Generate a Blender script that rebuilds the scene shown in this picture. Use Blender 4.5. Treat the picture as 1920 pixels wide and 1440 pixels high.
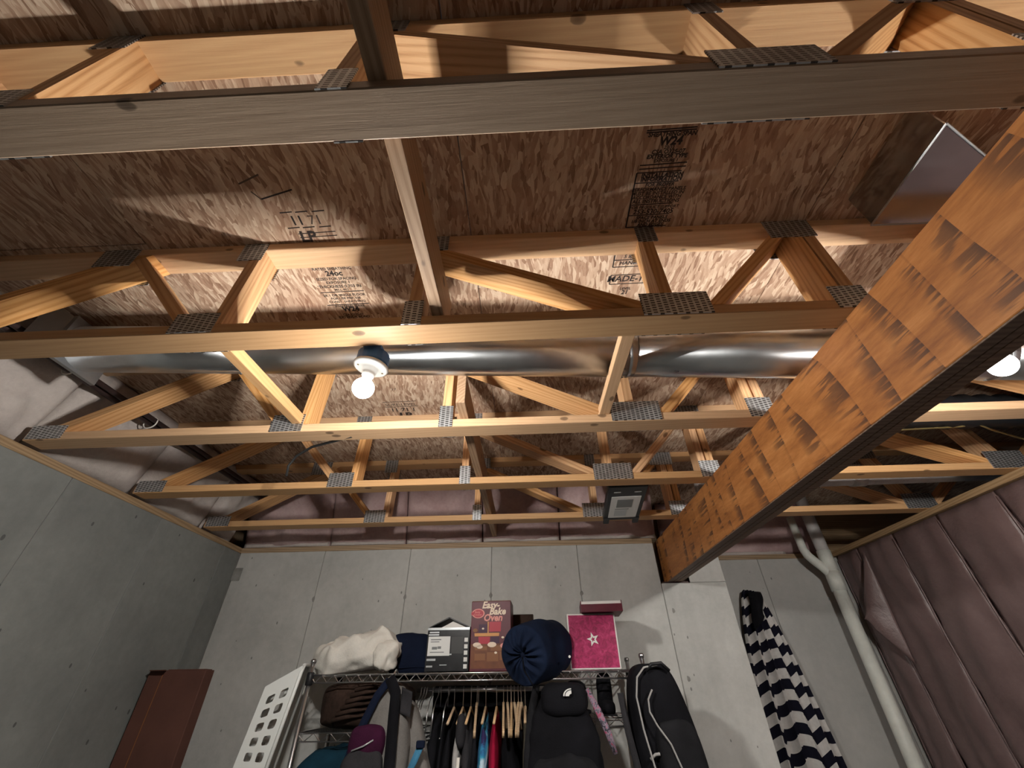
import bpy, bmesh, math, random
from mathutils import Vector, Matrix, noise

sc = bpy.context.scene
for o in list(bpy.data.objects): bpy.data.objects.remove(o)
C = sc.collection
random.seed(4)

# ------------------------------------------------------------------ camera, world, exposure
CZ = 1.56                                   # eye height above the floor
FPX = 759.87
cR = Vector((0.99908, 0.040943, -0.012758)); cU = Vector((0.034662, -0.595775, 0.802403)); cF = Vector((-0.025252, 0.802107, 0.596646))
cam = bpy.data.objects.new('camera', bpy.data.cameras.new('camera')); C.objects.link(cam)
cam.matrix_world = Matrix(((cR.x, cU.x, -cF.x, 0), (cR.y, cU.y, -cF.y, 0), (cR.z, cU.z, -cF.z, CZ), (0, 0, 0, 1)))
cam.data.sensor_width = 36; cam.data.lens = FPX/1920*36; cam.data.clip_start = .02
sc.camera = cam
w = bpy.data.worlds.new('world'); sc.world = w; w.use_nodes = True
w.node_tree.nodes['Background'].inputs[0].default_value = (.9, .92, 1, 1)
w.node_tree.nodes['Background'].inputs[1].default_value = .02
sc.view_settings.view_transform = 'Standard'; sc.view_settings.look = 'None'
sc.view_settings.gamma = 1; sc.view_settings.use_curve_mapping = False
sc.view_settings.exposure = 0.42
BULB_POWER = 640
BULB_COLOR = (1, .96, .90)
BULB_SMOOTH = 0.4

# measured places: a photo pixel seen at a known depth, height or side plane
def ray(u, v): return (u-960)/FPX*cR + (720-v)/FPX*cU + cF
def ony(u, v, y): d = ray(u, v); d = d*(y/d.y); return Vector((d.x, d.y, d.z+CZ))
def onz(u, v, z): d = ray(u, v); d = d*((z-CZ)/d.z); return Vector((d.x, d.y, d.z+CZ))
def onx(u, v, x): d = ray(u, v); d = d*(x/d.x); return Vector((d.x, d.y, d.z+CZ))

ZB = CZ+.888       # underside of the trusses
ZT = ZB+.419       # underside of top chords
ZD = ZB+.457       # underside of the subfloor
XL, XR, YB, YA, YF = -2.23, 2.61, 3.22, 3.81, -4.4     # left wall, right wall, back wall, alcove wall, wall behind
XS = 1.40          # step in the back wall
TY = [.3075+.6096*i for i in range(5)]

# ------------------------------------------------------------------ materials
class NT:
    def __init__(s, name):
        s.m = bpy.data.materials.new(name); s.m.use_nodes = True
        s.t = s.m.node_tree; s.b = s.t.nodes['Principled BSDF']
    def n(s, ty, **k):
        x = s.t.nodes.new('ShaderNode'+ty)
        for a, v in k.items():
            if a.startswith('i_'):
                a = a[2:]; a = int(a) if a.isdigit() else a.replace('_', ' ')
                s.put(x.inputs[a], v)
            else: setattr(x, a, v)
        return x
    def put(s, inp, v):
        if isinstance(v, bpy.types.NodeSocket): s.t.links.new(v, inp)
        elif isinstance(v, bpy.types.Node): s.t.links.new(v.outputs[0], inp)
        else: inp.default_value = v
    def math(s, op, a, b=0.0, c=None, clamp=False):
        x = s.n('Math', operation=op, use_clamp=clamp); s.put(x.inputs[0], a); s.put(x.inputs[1], b)
        if c is not None: s.put(x.inputs[2], c)
        return x.outputs[0]
    def mix(s, f, a, b, bt='MIX'):
        x = s.n('Mix', data_type='RGBA', blend_type=bt); s.put(x.inputs[0], f); s.put(x.inputs[6], a); s.put(x.inputs[7], b)
        return x.outputs[2]
    def ramp(s, f, pts):
        x = s.n('ValToRGB'); s.put(x.inputs[0], f); e = x.color_ramp.elements
        while len(e) < len(pts): e.new(.5)
        for k, (p, c) in enumerate(pts):
            e[k].position = p; e[k].color = c4(c)
        return x.outputs[0]
    def coords(s, scale=(1, 1, 1), rot=(0, 0, 0), rnd=0, kind='Object'):
        tc = s.n('TexCoord').outputs[kind]
        mp = s.n('Mapping', i_1=(0, 0, 0), i_2=rot, i_3=scale); s.put(mp.inputs[0], tc)
        if rnd:
            oi = s.n('ObjectInfo'); v = s.n('CombineXYZ')
            for k in range(3): s.put(v.inputs[k], s.math('MULTIPLY', oi.outputs['Random'], rnd*(k+1)*1.37))
            s.put(mp.inputs[1], v)
        return mp.outputs[0]
    def noise(s, vec, scale, detail=4, rough=.6, dist=0, out=0):
        x = s.n('TexNoise', i_Scale=scale, i_Detail=detail, i_Roughness=rough, i_Distortion=dist); s.put(x.inputs['Vector'], vec)
        return x.outputs[out]
    def bump(s, h, strength=.3, dist=.01):
        x = s.n('Bump', i_Strength=strength, i_Distance=dist); s.put(x.inputs['Height'], h); s.put(s.b.inputs['Normal'], x)
    def fin(s, col=None, rough=None, metal=None, spec=None):
        if col is not None: s.put(s.b.inputs['Base Color'], c4(col) if isinstance(col, tuple) else col)
        if rough is not None: s.put(s.b.inputs['Roughness'], rough)
        if metal is not None: s.put(s.b.inputs['Metallic'], metal)
        if spec is not None: s.put(s.b.inputs['Specular IOR Level'], spec)
        return s.m
def c4(c): return tuple(c)+(1,) if len(c) == 3 else tuple(c)

def m_wood(name, light, mid, dark, knots=True, rough=.55, spec=.25, wave=.4):
    k = NT(name)
    oi = k.n('ObjectInfo')
    wob = k.noise(k.coords((1.1, 9, 9), rnd=7), 1.6, 3, .55)
    wv = k.n('TexWave', wave_type='BANDS', bands_direction='DIAGONAL', i_Scale=2.1, i_Distortion=9.0, i_Detail=3, i_Detail_Scale=.5, i_Detail_Roughness=.5)
    k.put(wv.inputs['Vector'], k.coords((.7, 16, 16), rnd=7))
    fine = k.noise(k.coords((4, 170, 170), rnd=7), 1.6, 5, .7)
    f = k.math('ADD', k.math('ADD', k.math('MULTIPLY', wv.outputs[1], wave), k.math('MULTIPLY', fine, .6)), k.math('MULTIPLY', wob, .4-wave*.5))
    col = k.ramp(f, [(.18, dark), (.42, mid), (.75, light)])
    if knots:
        vo = k.n('TexVoronoi', i_Scale=1, i_Randomness=1.0); k.put(vo.inputs['Vector'], k.coords((7, 12.5, 12.5), rnd=11))
        dn = k.math('ADD', vo.outputs['Distance'], k.math('MULTIPLY', k.noise(k.coords((12, 40, 40), rnd=3), 1.5, 2, .5), .08))
        sc_ = k.n('SeparateColor'); k.put(sc_.inputs[0], vo.outputs['Color'])
        kn = k.math('MULTIPLY', k.ramp(dn, [(.10, (1, 1, 1)), (.17, (.8, .8, .8)), (.20, (0, 0, 0))]), k.math('GREATER_THAN', sc_.outputs[0], .66))
        col = k.mix(k.math('MULTIPLY', kn, .85), col, c4(tuple(x*.32 for x in dark)))
    hs = k.n('HueSaturation'); k.put(hs.inputs['Color'], col)
    k.put(hs.inputs['Value'], k.math('ADD', .84, k.math('MULTIPLY', oi.outputs['Random'], .3)))
    k.put(hs.inputs['Saturation'], k.math('ADD', .9, k.math('MULTIPLY', k.math('FRACT', k.math('MULTIPLY', oi.outputs['Random'], 7.3)), .2)))
    k.bump(fine, .2, .003)
    return k.fin(hs.outputs[0], rough, spec=spec)
def m_osb(name):
    k = NT(name); v0 = k.coords((1, 1, 1), rnd=5)
    wn = k.n('VectorMath', operation='SCALE'); k.put(wn.inputs[0], k.noise(v0, 2.2, 2, .5, 0, 1)); wn.inputs['Scale'].default_value = .16
    ad = k.n('VectorMath', operation='ADD'); k.put(ad.inputs[0], v0); k.put(ad.inputs[1], wn.outputs[0])
    def layer(rot, sx, sy, sc):
        mp = k.n('Mapping', i_2=(0, 0, rot), i_3=(sx, sy, 1)); k.put(mp.inputs[0], ad.outputs[0])
        vo = k.n('TexVoronoi', i_Scale=sc, i_Randomness=1.0); k.put(vo.inputs['Vector'], mp.outputs[0])
        sp = k.n('SeparateColor'); k.put(sp.inputs[0], vo.outputs['Color'])
        return sp.outputs[0], sp.outputs[1], vo.outputs['Distance']
    f = None; h = None
    for rot, sx, sc_, th in ((.35, 3.2, 11, -1), (-.5, 3.4, 13, .5), (1.2, 3.0, 15, .62), (.75, 3.6, 12, .62), (-.15, 4.0, 17, .6), (-1.0, 3.2, 20, .7), (.15, 4.5, 24, .66)):
        a, b, dd = layer(rot, sx, 1, sc_)
        if f is None: f, h = a, dd
        else:
            g_ = k.math('GREATER_THAN', b, th); mx = k.n('Mix'); k.put(mx.inputs[0], g_); k.put(mx.inputs[2], f); k.put(mx.inputs[3], a); f = mx.outputs[0]
            my = k.n('Mix'); k.put(my.inputs[0], g_); k.put(my.inputs[2], h); k.put(my.inputs[3], dd); h = my.outputs[0]
    fib = k.noise(k.coords((70, 16, 60), (0, 0, .3), rnd=5), 1.5, 5, .75)
    f = k.math('ADD', k.math('MULTIPLY', f, .55), k.math('ADD', k.math('MULTIPLY', fib, .35), k.math('MULTIPLY', k.noise(v0, 3, 3, .6), .18)))
    col = k.ramp(f, [(.22, (.22, .125, .08)), (.38, (.37, .235, .16)), (.58, (.49, .345, .245)), (.82, (.64, .50, .375))])
    red = k.ramp(k.noise(v0, 1.4, 4, .6), [(.52, (0, 0, 0)), (.66, (1, 1, 1))])
    col = k.mix(k.math('MULTIPLY', red, .5), col, k.mix(.55, col, c4((.27, .10, .06))))
    dk = k.ramp(k.noise(k.coords((16, 5, 1), (0, 0, .4), rnd=8), 2.4, 3, .6), [(.66, (0, 0, 0)), (.73, (1, 1, 1))])
    col = k.mix(k.math('MULTIPLY', dk, .5), col, (.13, .07, .045, 1))
    k.bump(k.math('ADD', h, k.math('MULTIPLY', fib, .3)), .4, .004)
    return k.fin(col, .72, spec=.2)
def m_concrete(name, a, b):
    k = NT(name); v = k.coords((1, 1, 1), rnd=9)
    n1 = k.noise(v, 1.6, 6, .62); n2 = k.noise(v, 22, 5, .7)
    col = k.ramp(k.math('ADD', k.math('MULTIPLY', n1, .7), k.math('MULTIPLY', n2, .3)), [(.33, a), (.66, b)])
    vo = k.n('TexVoronoi', i_Scale=12, i_Randomness=1.0); k.put(vo.inputs['Vector'], k.coords((1, 1, .6), rnd=9))
    th = k.math('MULTIPLY', k.noise(v, 3, 3, .6), .17)
    pit = k.math('LESS_THAN', vo.outputs['Distance'], k.math('SUBTRACT', th, .022))
    col = k.mix(k.math('MULTIPLY', pit, .75), col, c4(tuple(x*.35 for x in a)))
    st = k.ramp(k.noise(k.coords((3, 3, .5), rnd=4), 1.2, 4, .6), [(.52, (0, 0, 0)), (.75, (1, 1, 1))])
    col = k.mix(k.math('MULTIPLY', st, .3), col, c4(tuple(x*.6 for x in a)))
    k.bump(k.math('SUBTRACT', k.math('MULTIPLY', n2, .5), pit), .25, .006)
    return k.fin(col, .85, spec=.2)
def m_plain(name, col, rough=.7, metal=0, nscale=0, var=.25, bump=0, spec=.3):
    k = NT(name)
    if nscale:
        n = k.noise(k.coords((1, 1, 1), rnd=5), nscale, 5, .65)
        cc = k.ramp(n, [(.3, tuple(x*(1-var) for x in col)), (.7, tuple(min(1, x*(1+var)) for x in col))])
        if bump: k.bump(n, bump, .01)
        return k.fin(cc, rough, metal, spec)
    return k.fin(col, rough, metal, spec)
def m_fabric(name, col, var=.3, weave=260, rough=.9):
    k = NT(name); v = k.coords((1, 1, 1), rnd=3)
    n = k.noise(v, 9, 4, .6); fn = k.noise(v, weave, 2, .5)
    cc = k.ramp(k.math('ADD', k.math('MULTIPLY', n, .7), k.math('MULTIPLY', fn, .3)), [(.3, tuple(x*(1-var) for x in col)), (.7, tuple(min(1, x*(1+var)) for x in col))])
    k.bump(k.math('ADD', n, k.math('MULTIPLY', fn, .2)), .35, .012)
    return k.fin(cc, rough, spec=.15)
def m_galv(name, col=(.62, .64, .66), rough=.24, aniso=0):
    k = NT(name); v = k.coords((1, 30, 30), rnd=3)
    n = k.noise(v, 3, 4, .6); n2 = k.noise(k.coords((1, 1, 1), rnd=3), 6, 3, .6)
    cc = k.ramp(n2, [(.3, tuple(x*.8 for x in col)), (.7, col)])
    k.bump(n, .015, .004)
    if aniso:
        tg = k.n('Tangent', direction_type='RADIAL', axis='X'); k.put(k.b.inputs['Tangent'], tg); k.b.inputs['Anisotropic'].default_value = aniso; k.b.inputs['Anisotropic Rotation'].default_value = .25
    return k.fin(cc, k.math('ADD', rough, k.math('MULTIPLY', n2, .12)), 1)
def m_plate(name):
    k = NT(name); sp = k.n('SeparateXYZ'); k.put(sp.inputs[0], k.coords())
    px, pz = .019, .0105
    col = k.math('FLOOR', k.math('DIVIDE', sp.outputs[0], px))
    u = k.math('FRACT', k.math('DIVIDE', k.math('ADD', sp.outputs[0], 5.0), px))
    v = k.math('FRACT', k.math('ADD', k.math('DIVIDE', k.math('ADD', sp.outputs[2], 5.0), pz), k.math('MULTIPLY', k.math('MODULO', k.math('ABSOLUTE', col), 2), .5)))
    slot = k.math('MULTIPLY', k.math('LESS_THAN', k.math('ABSOLUTE', k.math('SUBTRACT', u, .5)), .33), k.math('LESS_THAN', k.math('ABSOLUTE', k.math('SUBTRACT', v, .5)), .24))
    n = k.noise(k.coords(rnd=4), 40, 3, .6)
    cc = k.mix(slot, k.ramp(n, [(.3, (.40, .41, .42)), (.7, (.60, .61, .62))]), (.035, .03, .028, 1))
    k.bump(k.math('SUBTRACT', 1, slot), .6, .003)
    return k.fin(cc, .42, k.math('MULTIPLY', k.math('SUBTRACT', 1, slot), .8))
def m_lvl(name):
    k = NT(name)
    n1 = k.noise(k.coords((9, 1.2, 9), rnd=3), 2, 5, .6); n2 = k.noise(k.coords((40, 6, 40), rnd=3), 3, 4, .6)
    col = k.ramp(k.math('ADD', k.math('MULTIPLY', n1, .65), k.math('MULTIPLY', n2, .35)), [(.28, (.20, .070, .022)), (.5, (.37, .145, .042)), (.72, (.52, .23, .075))])
    # veneer scarf bands across the depth with inky streaks that run with the grain
    sp = k.n('SeparateXYZ'); k.put(sp.inputs[0], k.coords())
    yy = k.math('ADD', sp.outputs[1], k.math('MULTIPLY', k.noise(k.coords((1, 1, .25)), 2.2, 2, .5), .55))
    fr = k.math('FRACT', k.math('DIVIDE', k.math('ADD', yy, 10.0), .148))
    line = k.ramp(fr, [(.0, (1, 1, 1)), (.035, (1, 1, 1)), (.08, (0, 0, 0))])
    band = k.ramp(fr, [(.0, (1, 1, 1)), (.22, (.75, .75, .75)), (.48, (0, 0, 0))])
    strk = k.noise(k.coords((1, 3.4, 46), rnd=0), 1.35, 3, .55)
    big = k.noise(k.coords((1, 2.4, 4.5)), 2.1, 2, .5)
    ink = k.ramp(k.math('ADD', k.math('MULTIPLY', strk, .6), k.math('MULTIPLY', big, .55)), [(.555, (0, 0, 0)), (.60, (1, 1, 1))])
    col = k.mix(k.math('MULTIPLY', line, .22), col, (.10, .035, .015, 1))
    col = k.mix(k.math('MULTIPLY', k.math('MULTIPLY', ink, band), .78), col, (.035, .022, .02, 1))
    k.bump(n2, .12, .003)
    return k.fin(col, .5, spec=.3)
def m_emit(name, col, s):
    k = NT(name); k.put(k.b.inputs['Emission Color'], c4(col)); k.b.inputs['Emission Strength'].default_value = s
    return k.fin((1, 1, 1), .4)
def m_insul(name, a, b, rough=.75, spec=.3):
    k = NT(name); v = k.coords((1, 1, 1), rnd=6)
    n = k.noise(v, 2.6, 5, .6, .4); f = k.noise(v, 46, 4, .7)
    cc = k.ramp(k.math('ADD', k.math('MULTIPLY', n, .75), k.math('MULTIPLY', f, .25)), [(.32, a), (.68, b)])
    k.bump(k.math('ADD', n, k.math('MULTIPLY', f, .15)), .5, .03)
    return k.fin(cc, rough, spec=spec)
def m_bands(name, cols, scale, ax=2):
    k = NT(name); sp = k.n('SeparateXYZ'); k.put(sp.inputs[0], k.n('TexCoord').outputs['UV'])
    fr = k.math('FRACT', k.math('MULTIPLY', sp.outputs[1], scale))
    f = k.math('GREATER_THAN', fr, .5)
    n = k.noise(k.coords(), 40, 3, .6)
    cc = k.mix(f, c4(cols[0]), k.ramp(n, [(.3, tuple(x*.85 for x in cols[1])), (.7, cols[1])]))
    return k.fin(cc, .9, spec=.1)

W = {}
W['pine'] = m_wood('pine', (.66, .385, .185), (.55, .295, .128), (.35, .16, .065), wave=.5)
W['chord'] = m_wood('chord_pine', (.61, .385, .205), (.52, .31, .158), (.34, .185, .095), wave=.15)
W['grey_pine'] = m_wood('weathered_pine', (.36, .272, .20), (.275, .20, .143), (.12, .08, .055), rough=.42, spec=.5, wave=.12)
W['plate_wood'] = m_wood('sill_wood', (.36, .25, .15), (.27, .18, .10), (.17, .105, .06), knots=False)
W['darkwood'] = m_wood('dark_pine', (.40, .26, .16), (.31, .19, .11), (.2, .11, .065))
W['hanger'] = m_wood('beech', (.66, .47, .29), (.58, .39, .22), (.46, .29, .16), knots=False)
W['osb'] = m_osb('osb')
W['ink'] = m_plain('panel_ink', (.03, .022, .02), .8)
W['ink2'] = m_plain('faded_ink', (.10, .07, .055), .8)
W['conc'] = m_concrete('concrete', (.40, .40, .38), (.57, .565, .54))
W['concl'] = m_concrete('left_concrete', (.155, .163, .155), (.235, .243, .232))  # vignette darkening of the left wall is put into this darker base colour
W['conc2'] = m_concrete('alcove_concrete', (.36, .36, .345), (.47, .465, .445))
W['joint'] = m_plain('joint_concrete', (.25, .245, .23), .9, nscale=14)
W['floor'] = m_concrete('floor_concrete', (.13, .13, .125), (.2, .2, .19))
W['plate'] = m_plate('galvanised_tooth_plate')
W['galv'] = m_galv('galvanised_duct', (.68, .70, .72), .24, .85)
W['galvm'] = m_galv('bright_galvanised', (.55, .56, .57), .08)
W['galvd'] = m_galv('dull_galvanised', (.45, .46, .47), .38)
W['lvl'] = m_lvl('laminated_veneer')
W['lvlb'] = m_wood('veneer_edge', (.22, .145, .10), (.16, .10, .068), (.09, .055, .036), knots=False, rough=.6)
W['bulb'] = m_emit('bulb_glass', (1, .97, .92), 14)
W['porc'] = m_plain('white_porcelain', (.82, .80, .76), .3)
W['blue'] = m_plain('blue_plastic', (.05, .16, .42), .45)
W['brass'] = m_plain('screw_brass', (.5, .38, .2), .35, 1)
W['chrome'] = m_plain('chrome_wire', (.80, .80, .82), .28, 1)
W['chromed'] = m_plain('dull_chrome_wire', (.42, .42, .43), .3, 1)
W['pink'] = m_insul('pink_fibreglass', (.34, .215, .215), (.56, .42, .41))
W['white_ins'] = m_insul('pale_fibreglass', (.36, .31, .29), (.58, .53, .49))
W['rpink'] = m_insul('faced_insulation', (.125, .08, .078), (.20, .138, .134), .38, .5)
W['pvc'] = m_plain('pvc', (.66, .68, .63), .4, nscale=9, var=.12)
W['pvcg'] = m_plain('grimy_pvc', (.50, .48, .47), .4, nscale=7, var=.2)
W['iron'] = m_plain('black_iron_pipe', (.05, .03, .028), .5, .3)
W['black'] = m_fabric('black_nylon', (.006, .006, .008), .5)
W['black2'] = m_fabric('charcoal_nylon', (.012, .012, .014), .5)
W['blackp'] = m_plain('black_plastic', (.015, .015, .017), .45)
W['navy'] = m_fabric('navy_nylon', (.008, .015, .038), .4)
W['navyc'] = m_fabric('navy_cotton', (.006, .010, .026), .3)
W['white'] = m_fabric('white_cotton', (.72, .69, .63), .12, 120)
W['basket'] = m_plain('white_plastic', (.66, .68, .66), .4)
W['card'] = m_plain('brown_card', (.105, .045, .033), .8, nscale=5, var=.15)
W['cardin'] = m_plain('white_card', (.75, .73, .70), .7)
W['maroon'] = m_plain('maroon_print', (.105, .014, .026), .45, nscale=30, var=.15)
W['brownp'] = m_plain('brown_print', (.17, .055, .022), .5, nscale=30, var=.2)
W['brownl'] = m_plain('pale_brown_print', (.24, .095, .035), .5)
W['redp'] = m_plain('red_print', (.42, .018, .04), .45)
W['orangep'] = m_plain('orange_print', (.65, .30, .10), .5)
W['pinkp'] = m_plain('pink_print', (.75, .30, .26), .5)
W['creamp'] = m_plain('cream_print', (.82, .66, .52), .5)
W['purplep'] = m_plain('purple_print', (.05, .012, .04), .5)
k = NT('magenta_floral'); n = k.noise(k.coords(), 34, 4, .65, 1.2)
W['magenta'] = k.fin(k.ramp(n, [(.36, (.20, .0, .045)), (.5, (.33, .004, .078)), (.66, (.46, .03, .135))]), .5)
W['sticker'] = m_plain('white_sticker', (.72, .72, .70), .5)
W['greyp'] = m_plain('grey_print', (.20, .21, .21), .5)
W['darkp'] = m_plain('dark_print', (.05, .05, .05), .5)
W['boxblk'] = m_plain('glossy_black_card', (.018, .018, .02), .28, nscale=12, var=.5)
W['silver'] = m_plain('silver_print', (.5, .52, .53), .3, .5)
W['brownf'] = m_fabric('brown_blanket', (.04, .024, .018), .6, 60)
W['teal'] = m_fabric('teal_nylon', (.006, .030, .05), .4)
W['grey'] = m_fabric('grey_canvas', (.17, .16, .15), .25, 180)
W['dgrey'] = m_fabric('dark_grey_nylon', (.028, .027, .03), .4)
W['lgrey'] = m_fabric('light_grey_jersey', (.34, .33, .32), .2)
W['purple'] = m_fabric('purple_nylon', (.038, .006, .024), .4)
W['sky'] = m_fabric('sky_blue_webbing', (.05, .18, .30), .2)
W['red'] = m_fabric('crimson_cotton', (.27, .006, .032), .25)
k = NT('tie_dye'); n = k.noise(k.coords((1, 1, .6)), 11, 3, .6, 1.5)
W['tiedye'] = k.fin(k.ramp(n, [(.36, (.02, .012, .08)), (.46, (.02, .16, .34)), (.58, (.03, .27, .42)), (.68, (.45, .60, .70))]), .9)
k = NT('floral_strap'); n = k.noise(k.coords(), 60, 3, .6, 1)
W['floral'] = k.fin(k.ramp(n, [(.4, (.03, .025, .04)), (.5, (.25, .22, .28)), (.62, (.35, .06, .12))]), .9)
W['stripe'] = m_bands('striped_towel', ((.008, .008, .016), (.60, .58, .56)), 1.0)
W['yellow'] = m_plain('yellow_cable', (.45, .36, .16), .5)
W['cable'] = m_plain('black_cable', (.02, .02, .02), .5)
W['whitec'] = m_plain('white_cable_tie', (.7, .68, .64), .5)
W['foil'] = m_plain('plastic_sheet', (.40, .41, .38), .35, nscale=6, var=.2, bump=.3)
W['flex'] = m_plain('flex_duct_jacket', (.035, .037, .042), .4)
W['olive'] = m_fabric('olive_fleece', (.085, .078, .06), .4, 90)

# ------------------------------------------------------------------ mesh helpers
class MB:
    def __init__(s): s.v = []; s.f = []; s.uv = None
    def add(s, vs, fs):
        o = len(s.v); s.v += [Vector(p) for p in vs]; s.f += [tuple(i+o for i in f) for f in fs]; return s
    def box(s, x0, x1, y0, y1, z0, z1):
        return s.add([(x, y, z) for x in (x0, x1) for y in (y0, y1) for z in (z0, z1)],
                     [(0, 1, 3, 2), (4, 6, 7, 5), (0, 4, 5, 1), (2, 3, 7, 6), (0, 2, 6, 4), (1, 5, 7, 3)])
    def prism(s, poly, a, b, axis=1):
        n = len(poly); vs = []
        for t in (a, b):
            for p, q in poly:
                vs.append({0: (t, p, q), 1: (p, t, q), 2: (p, q, t)}[axis])
        return s.add(vs, [tuple(range(n)), tuple(range(2*n-1, n-1, -1))]+[(i, (i+1) % n, n+(i+1) % n, n+i) for i in range(n)])
    def tube(s, path, r, n=8, cap=True, closed=False):
        P = [Vector(p) for p in path]; m = len(P); rr = r if isinstance(r, (list, tuple)) else [r]*m
        up = None; rings = []
        for i in range(m):
            t = (P[(i+1) % m if closed else min(i+1, m-1)]-P[(i-1) % m if closed else max(i-1, 0)]).normalized()
            if up is None:
                up = Vector((0, 0, 1)) if abs(t.z) < .9 else Vector((1, 0, 0))
            a = t.cross(up).normalized(); up = a.cross(t).normalized()
            rings.append([P[i]+(a*math.cos(2*math.pi*j/n)+up*math.sin(2*math.pi*j/n))*rr[i] for j in range(n)])
        vs = [q for g in rings for q in g]; fs = []
        for i in range(m if closed else m-1):
            for j in range(n):
                a, b = i*n+j, i*n+(j+1) % n; c, d = ((i+1) % m)*n+(j+1) % n, ((i+1) % m)*n+j
                fs.append((a, b, c, d))
        if cap and not closed: fs += [tuple(range(n-1, -1, -1)), tuple(range((m-1)*n, m*n))]
        return s.add(vs, fs)
    def lathe(s, prof, n=24, mat=None):          # profile (r, z) about local z
        vs = []; fs = []; m = len(prof)
        for r, z in prof:
            for j in range(n): vs.append(Vector((r*math.cos(2*math.pi*j/n), r*math.sin(2*math.pi*j/n), z)))
        for i in range(m-1):
            for j in range(n): fs.append((i*n+j, i*n+(j+1) % n, (i+1)*n+(j+1) % n, (i+1)*n+j))
        fs += [tuple(range(n-1, -1, -1)), tuple(range((m-1)*n, m*n))]
        if mat: vs = [mat @ q for q in vs]
        return s.add(vs, fs)
    def grid(s, fn, nu, nv, closed_u=False):
        vs = [fn(i/nu, j/nv) for j in range(nv+1) for i in range(nu+(0 if closed_u else 1))]
        w_ = nu+(0 if closed_u else 1); fs = []
        for j in range(nv):
            for i in range(nu):
                i2 = (i+1) % w_ if closed_u else i+1
                fs.append((j*w_+i, j*w_+i2, (j+1)*w_+i2, (j+1)*w_+i))
        return s.add(vs, fs)
    def build(s, name, mat, parent=None, smooth=False, origin=None, bevel=0, solid=0, sub=0, fix=True):
        me = bpy.data.meshes.new(name); vs = s.v
        if origin is not None: vs = [q-Vector(origin) for q in vs]
        me.from_pydata([tuple(q) for q in vs], [], s.f)
        if fix:
            bm = bmesh.new(); bm.from_mesh(me); bmesh.ops.recalc_face_normals(bm, faces=bm.faces)
            if bevel: bmesh.ops.bevel(bm, geom=list(bm.edges), offset=bevel, segments=1, affect='EDGES')
            bm.to_mesh(me); bm.free()
        if smooth:
            for p in me.polygons: p.use_smooth = True
        me.materials.append(W[mat] if isinstance(mat, str) else mat)
        o = bpy.data.objects.new(name, me); C.objects.link(o)
        if parent: o.parent = parent
        if origin is not None: o.location = origin
        if solid:
            md = o.modifiers.new('solid', 'SOLIDIFY'); md.thickness = solid; md.offset = 0
        if sub:
            md = o.modifiers.new('sub', 'SUBSURF'); md.levels = sub; md.render_levels = sub
        return o
def tag(o, label, cat, group=None):
    o['label'] = label; o['category'] = cat
    if group: o['group'] = group
    return o
def thing(name, label, cat, loc=(0, 0, 0), group=None):
    o = bpy.data.objects.new(name, None); C.objects.link(o); o.location = loc; o.empty_display_size = .05
    return tag(o, label, cat, group)
def struct(o): o['kind'] = 'structure'; return o
def copy_tree(o, parent=None):
    c = o.copy(); C.objects.link(c); c.parent = parent
    for ch in list(o.children): copy_tree(ch, c)
    return c
def board(name, mat, parent, p0, p1, wy, th, bevel=.002):      # straight timber, grain along its own x
    p0 = Vector(p0); p1 = Vector(p1); d = p1-p0; L = d.length
    o = MB().box(0, L, -wy/2, wy/2, -th/2, th/2).build(name, mat, parent, bevel=bevel)
    o.location = p0; o.rotation_euler = d.to_track_quat('X', 'Z').to_euler()
    return o
def text(body, size, mat, parent, M, shear=0, name='printed_text', align='LEFT', bold=0, extr=.0004):
    cu = bpy.data.curves.new(name, 'FONT'); cu.body = body; cu.size = size; cu.shear = shear; cu.align_x = align; cu.offset = bold; cu.extrude = extr
    cu.resolution_u = 2; cu.space_line = .95
    t = bpy.data.objects.new('tmp', cu); C.objects.link(t)
    dg = bpy.context.evaluated_depsgraph_get(); me = bpy.data.meshes.new_from_object(t.evaluated_get(dg))
    bpy.data.objects.remove(t); me.materials.clear(); me.materials.append(W[mat])
    o = bpy.data.objects.new(name, me); C.objects.link(o); o.matrix_basis = M
    o.parent = parent
    return o
def mface(x, y, z): return Matrix(((1, 0, 0, x), (0, 0, -1, y), (0, 1, 0, z), (0, 0, 0, 1)))          # faces -y
def mdown(x, y, z, a=0):
    return Matrix.Translation((x, y, z)) @ Matrix.Rotation(a, 4, 'Z') @ Matrix(((1, 0, 0, 0), (0, -1, 0, 0), (0, 0, -1, 0), (0, 0, 0, 1)))
def nz(p, s=1, seed=0): return noise.noise(Vector(p)*s+Vector((seed*3.7, seed*1.9, seed*5.1)))
def blob(c, r, e=(.6, .6), amp=.0, freq=6, seed=0, nu=40, nv=24, taper=0, fn=None):
    """superellipsoid: radii r, exponents e (horizontal, vertical)"""
    c = Vector(c)
    def sg(v, p): return math.copysign(abs(v)**p, v)
    def f(u, v):
        a = 2*math.pi*u; b = math.pi*(v-.5)*.998
        k = sg(math.cos(b), e[1])
        p = Vector((r[0]*k*sg(math.cos(a), e[0]), r[1]*k*sg(math.sin(a), e[0]), r[2]*sg(math.sin(b), e[1])))
        t = 1-taper*(p.z/r[2]+1)/2; p.x *= t; p.y *= t
        if amp:
            d = nz(p+c, freq, seed)*amp + nz(p+c, freq*2.6, seed+5)*amp*.45
            p += p.normalized()*d
        if fn: p = fn(p)
        return c+p
    m = MB().grid(f, nu, nv, True)
    n = nu
    m.f.append(tuple(range(n-1, -1, -1))); m.f.append(tuple(range(nv*n, (nv+1)*n)))
    return m

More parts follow.
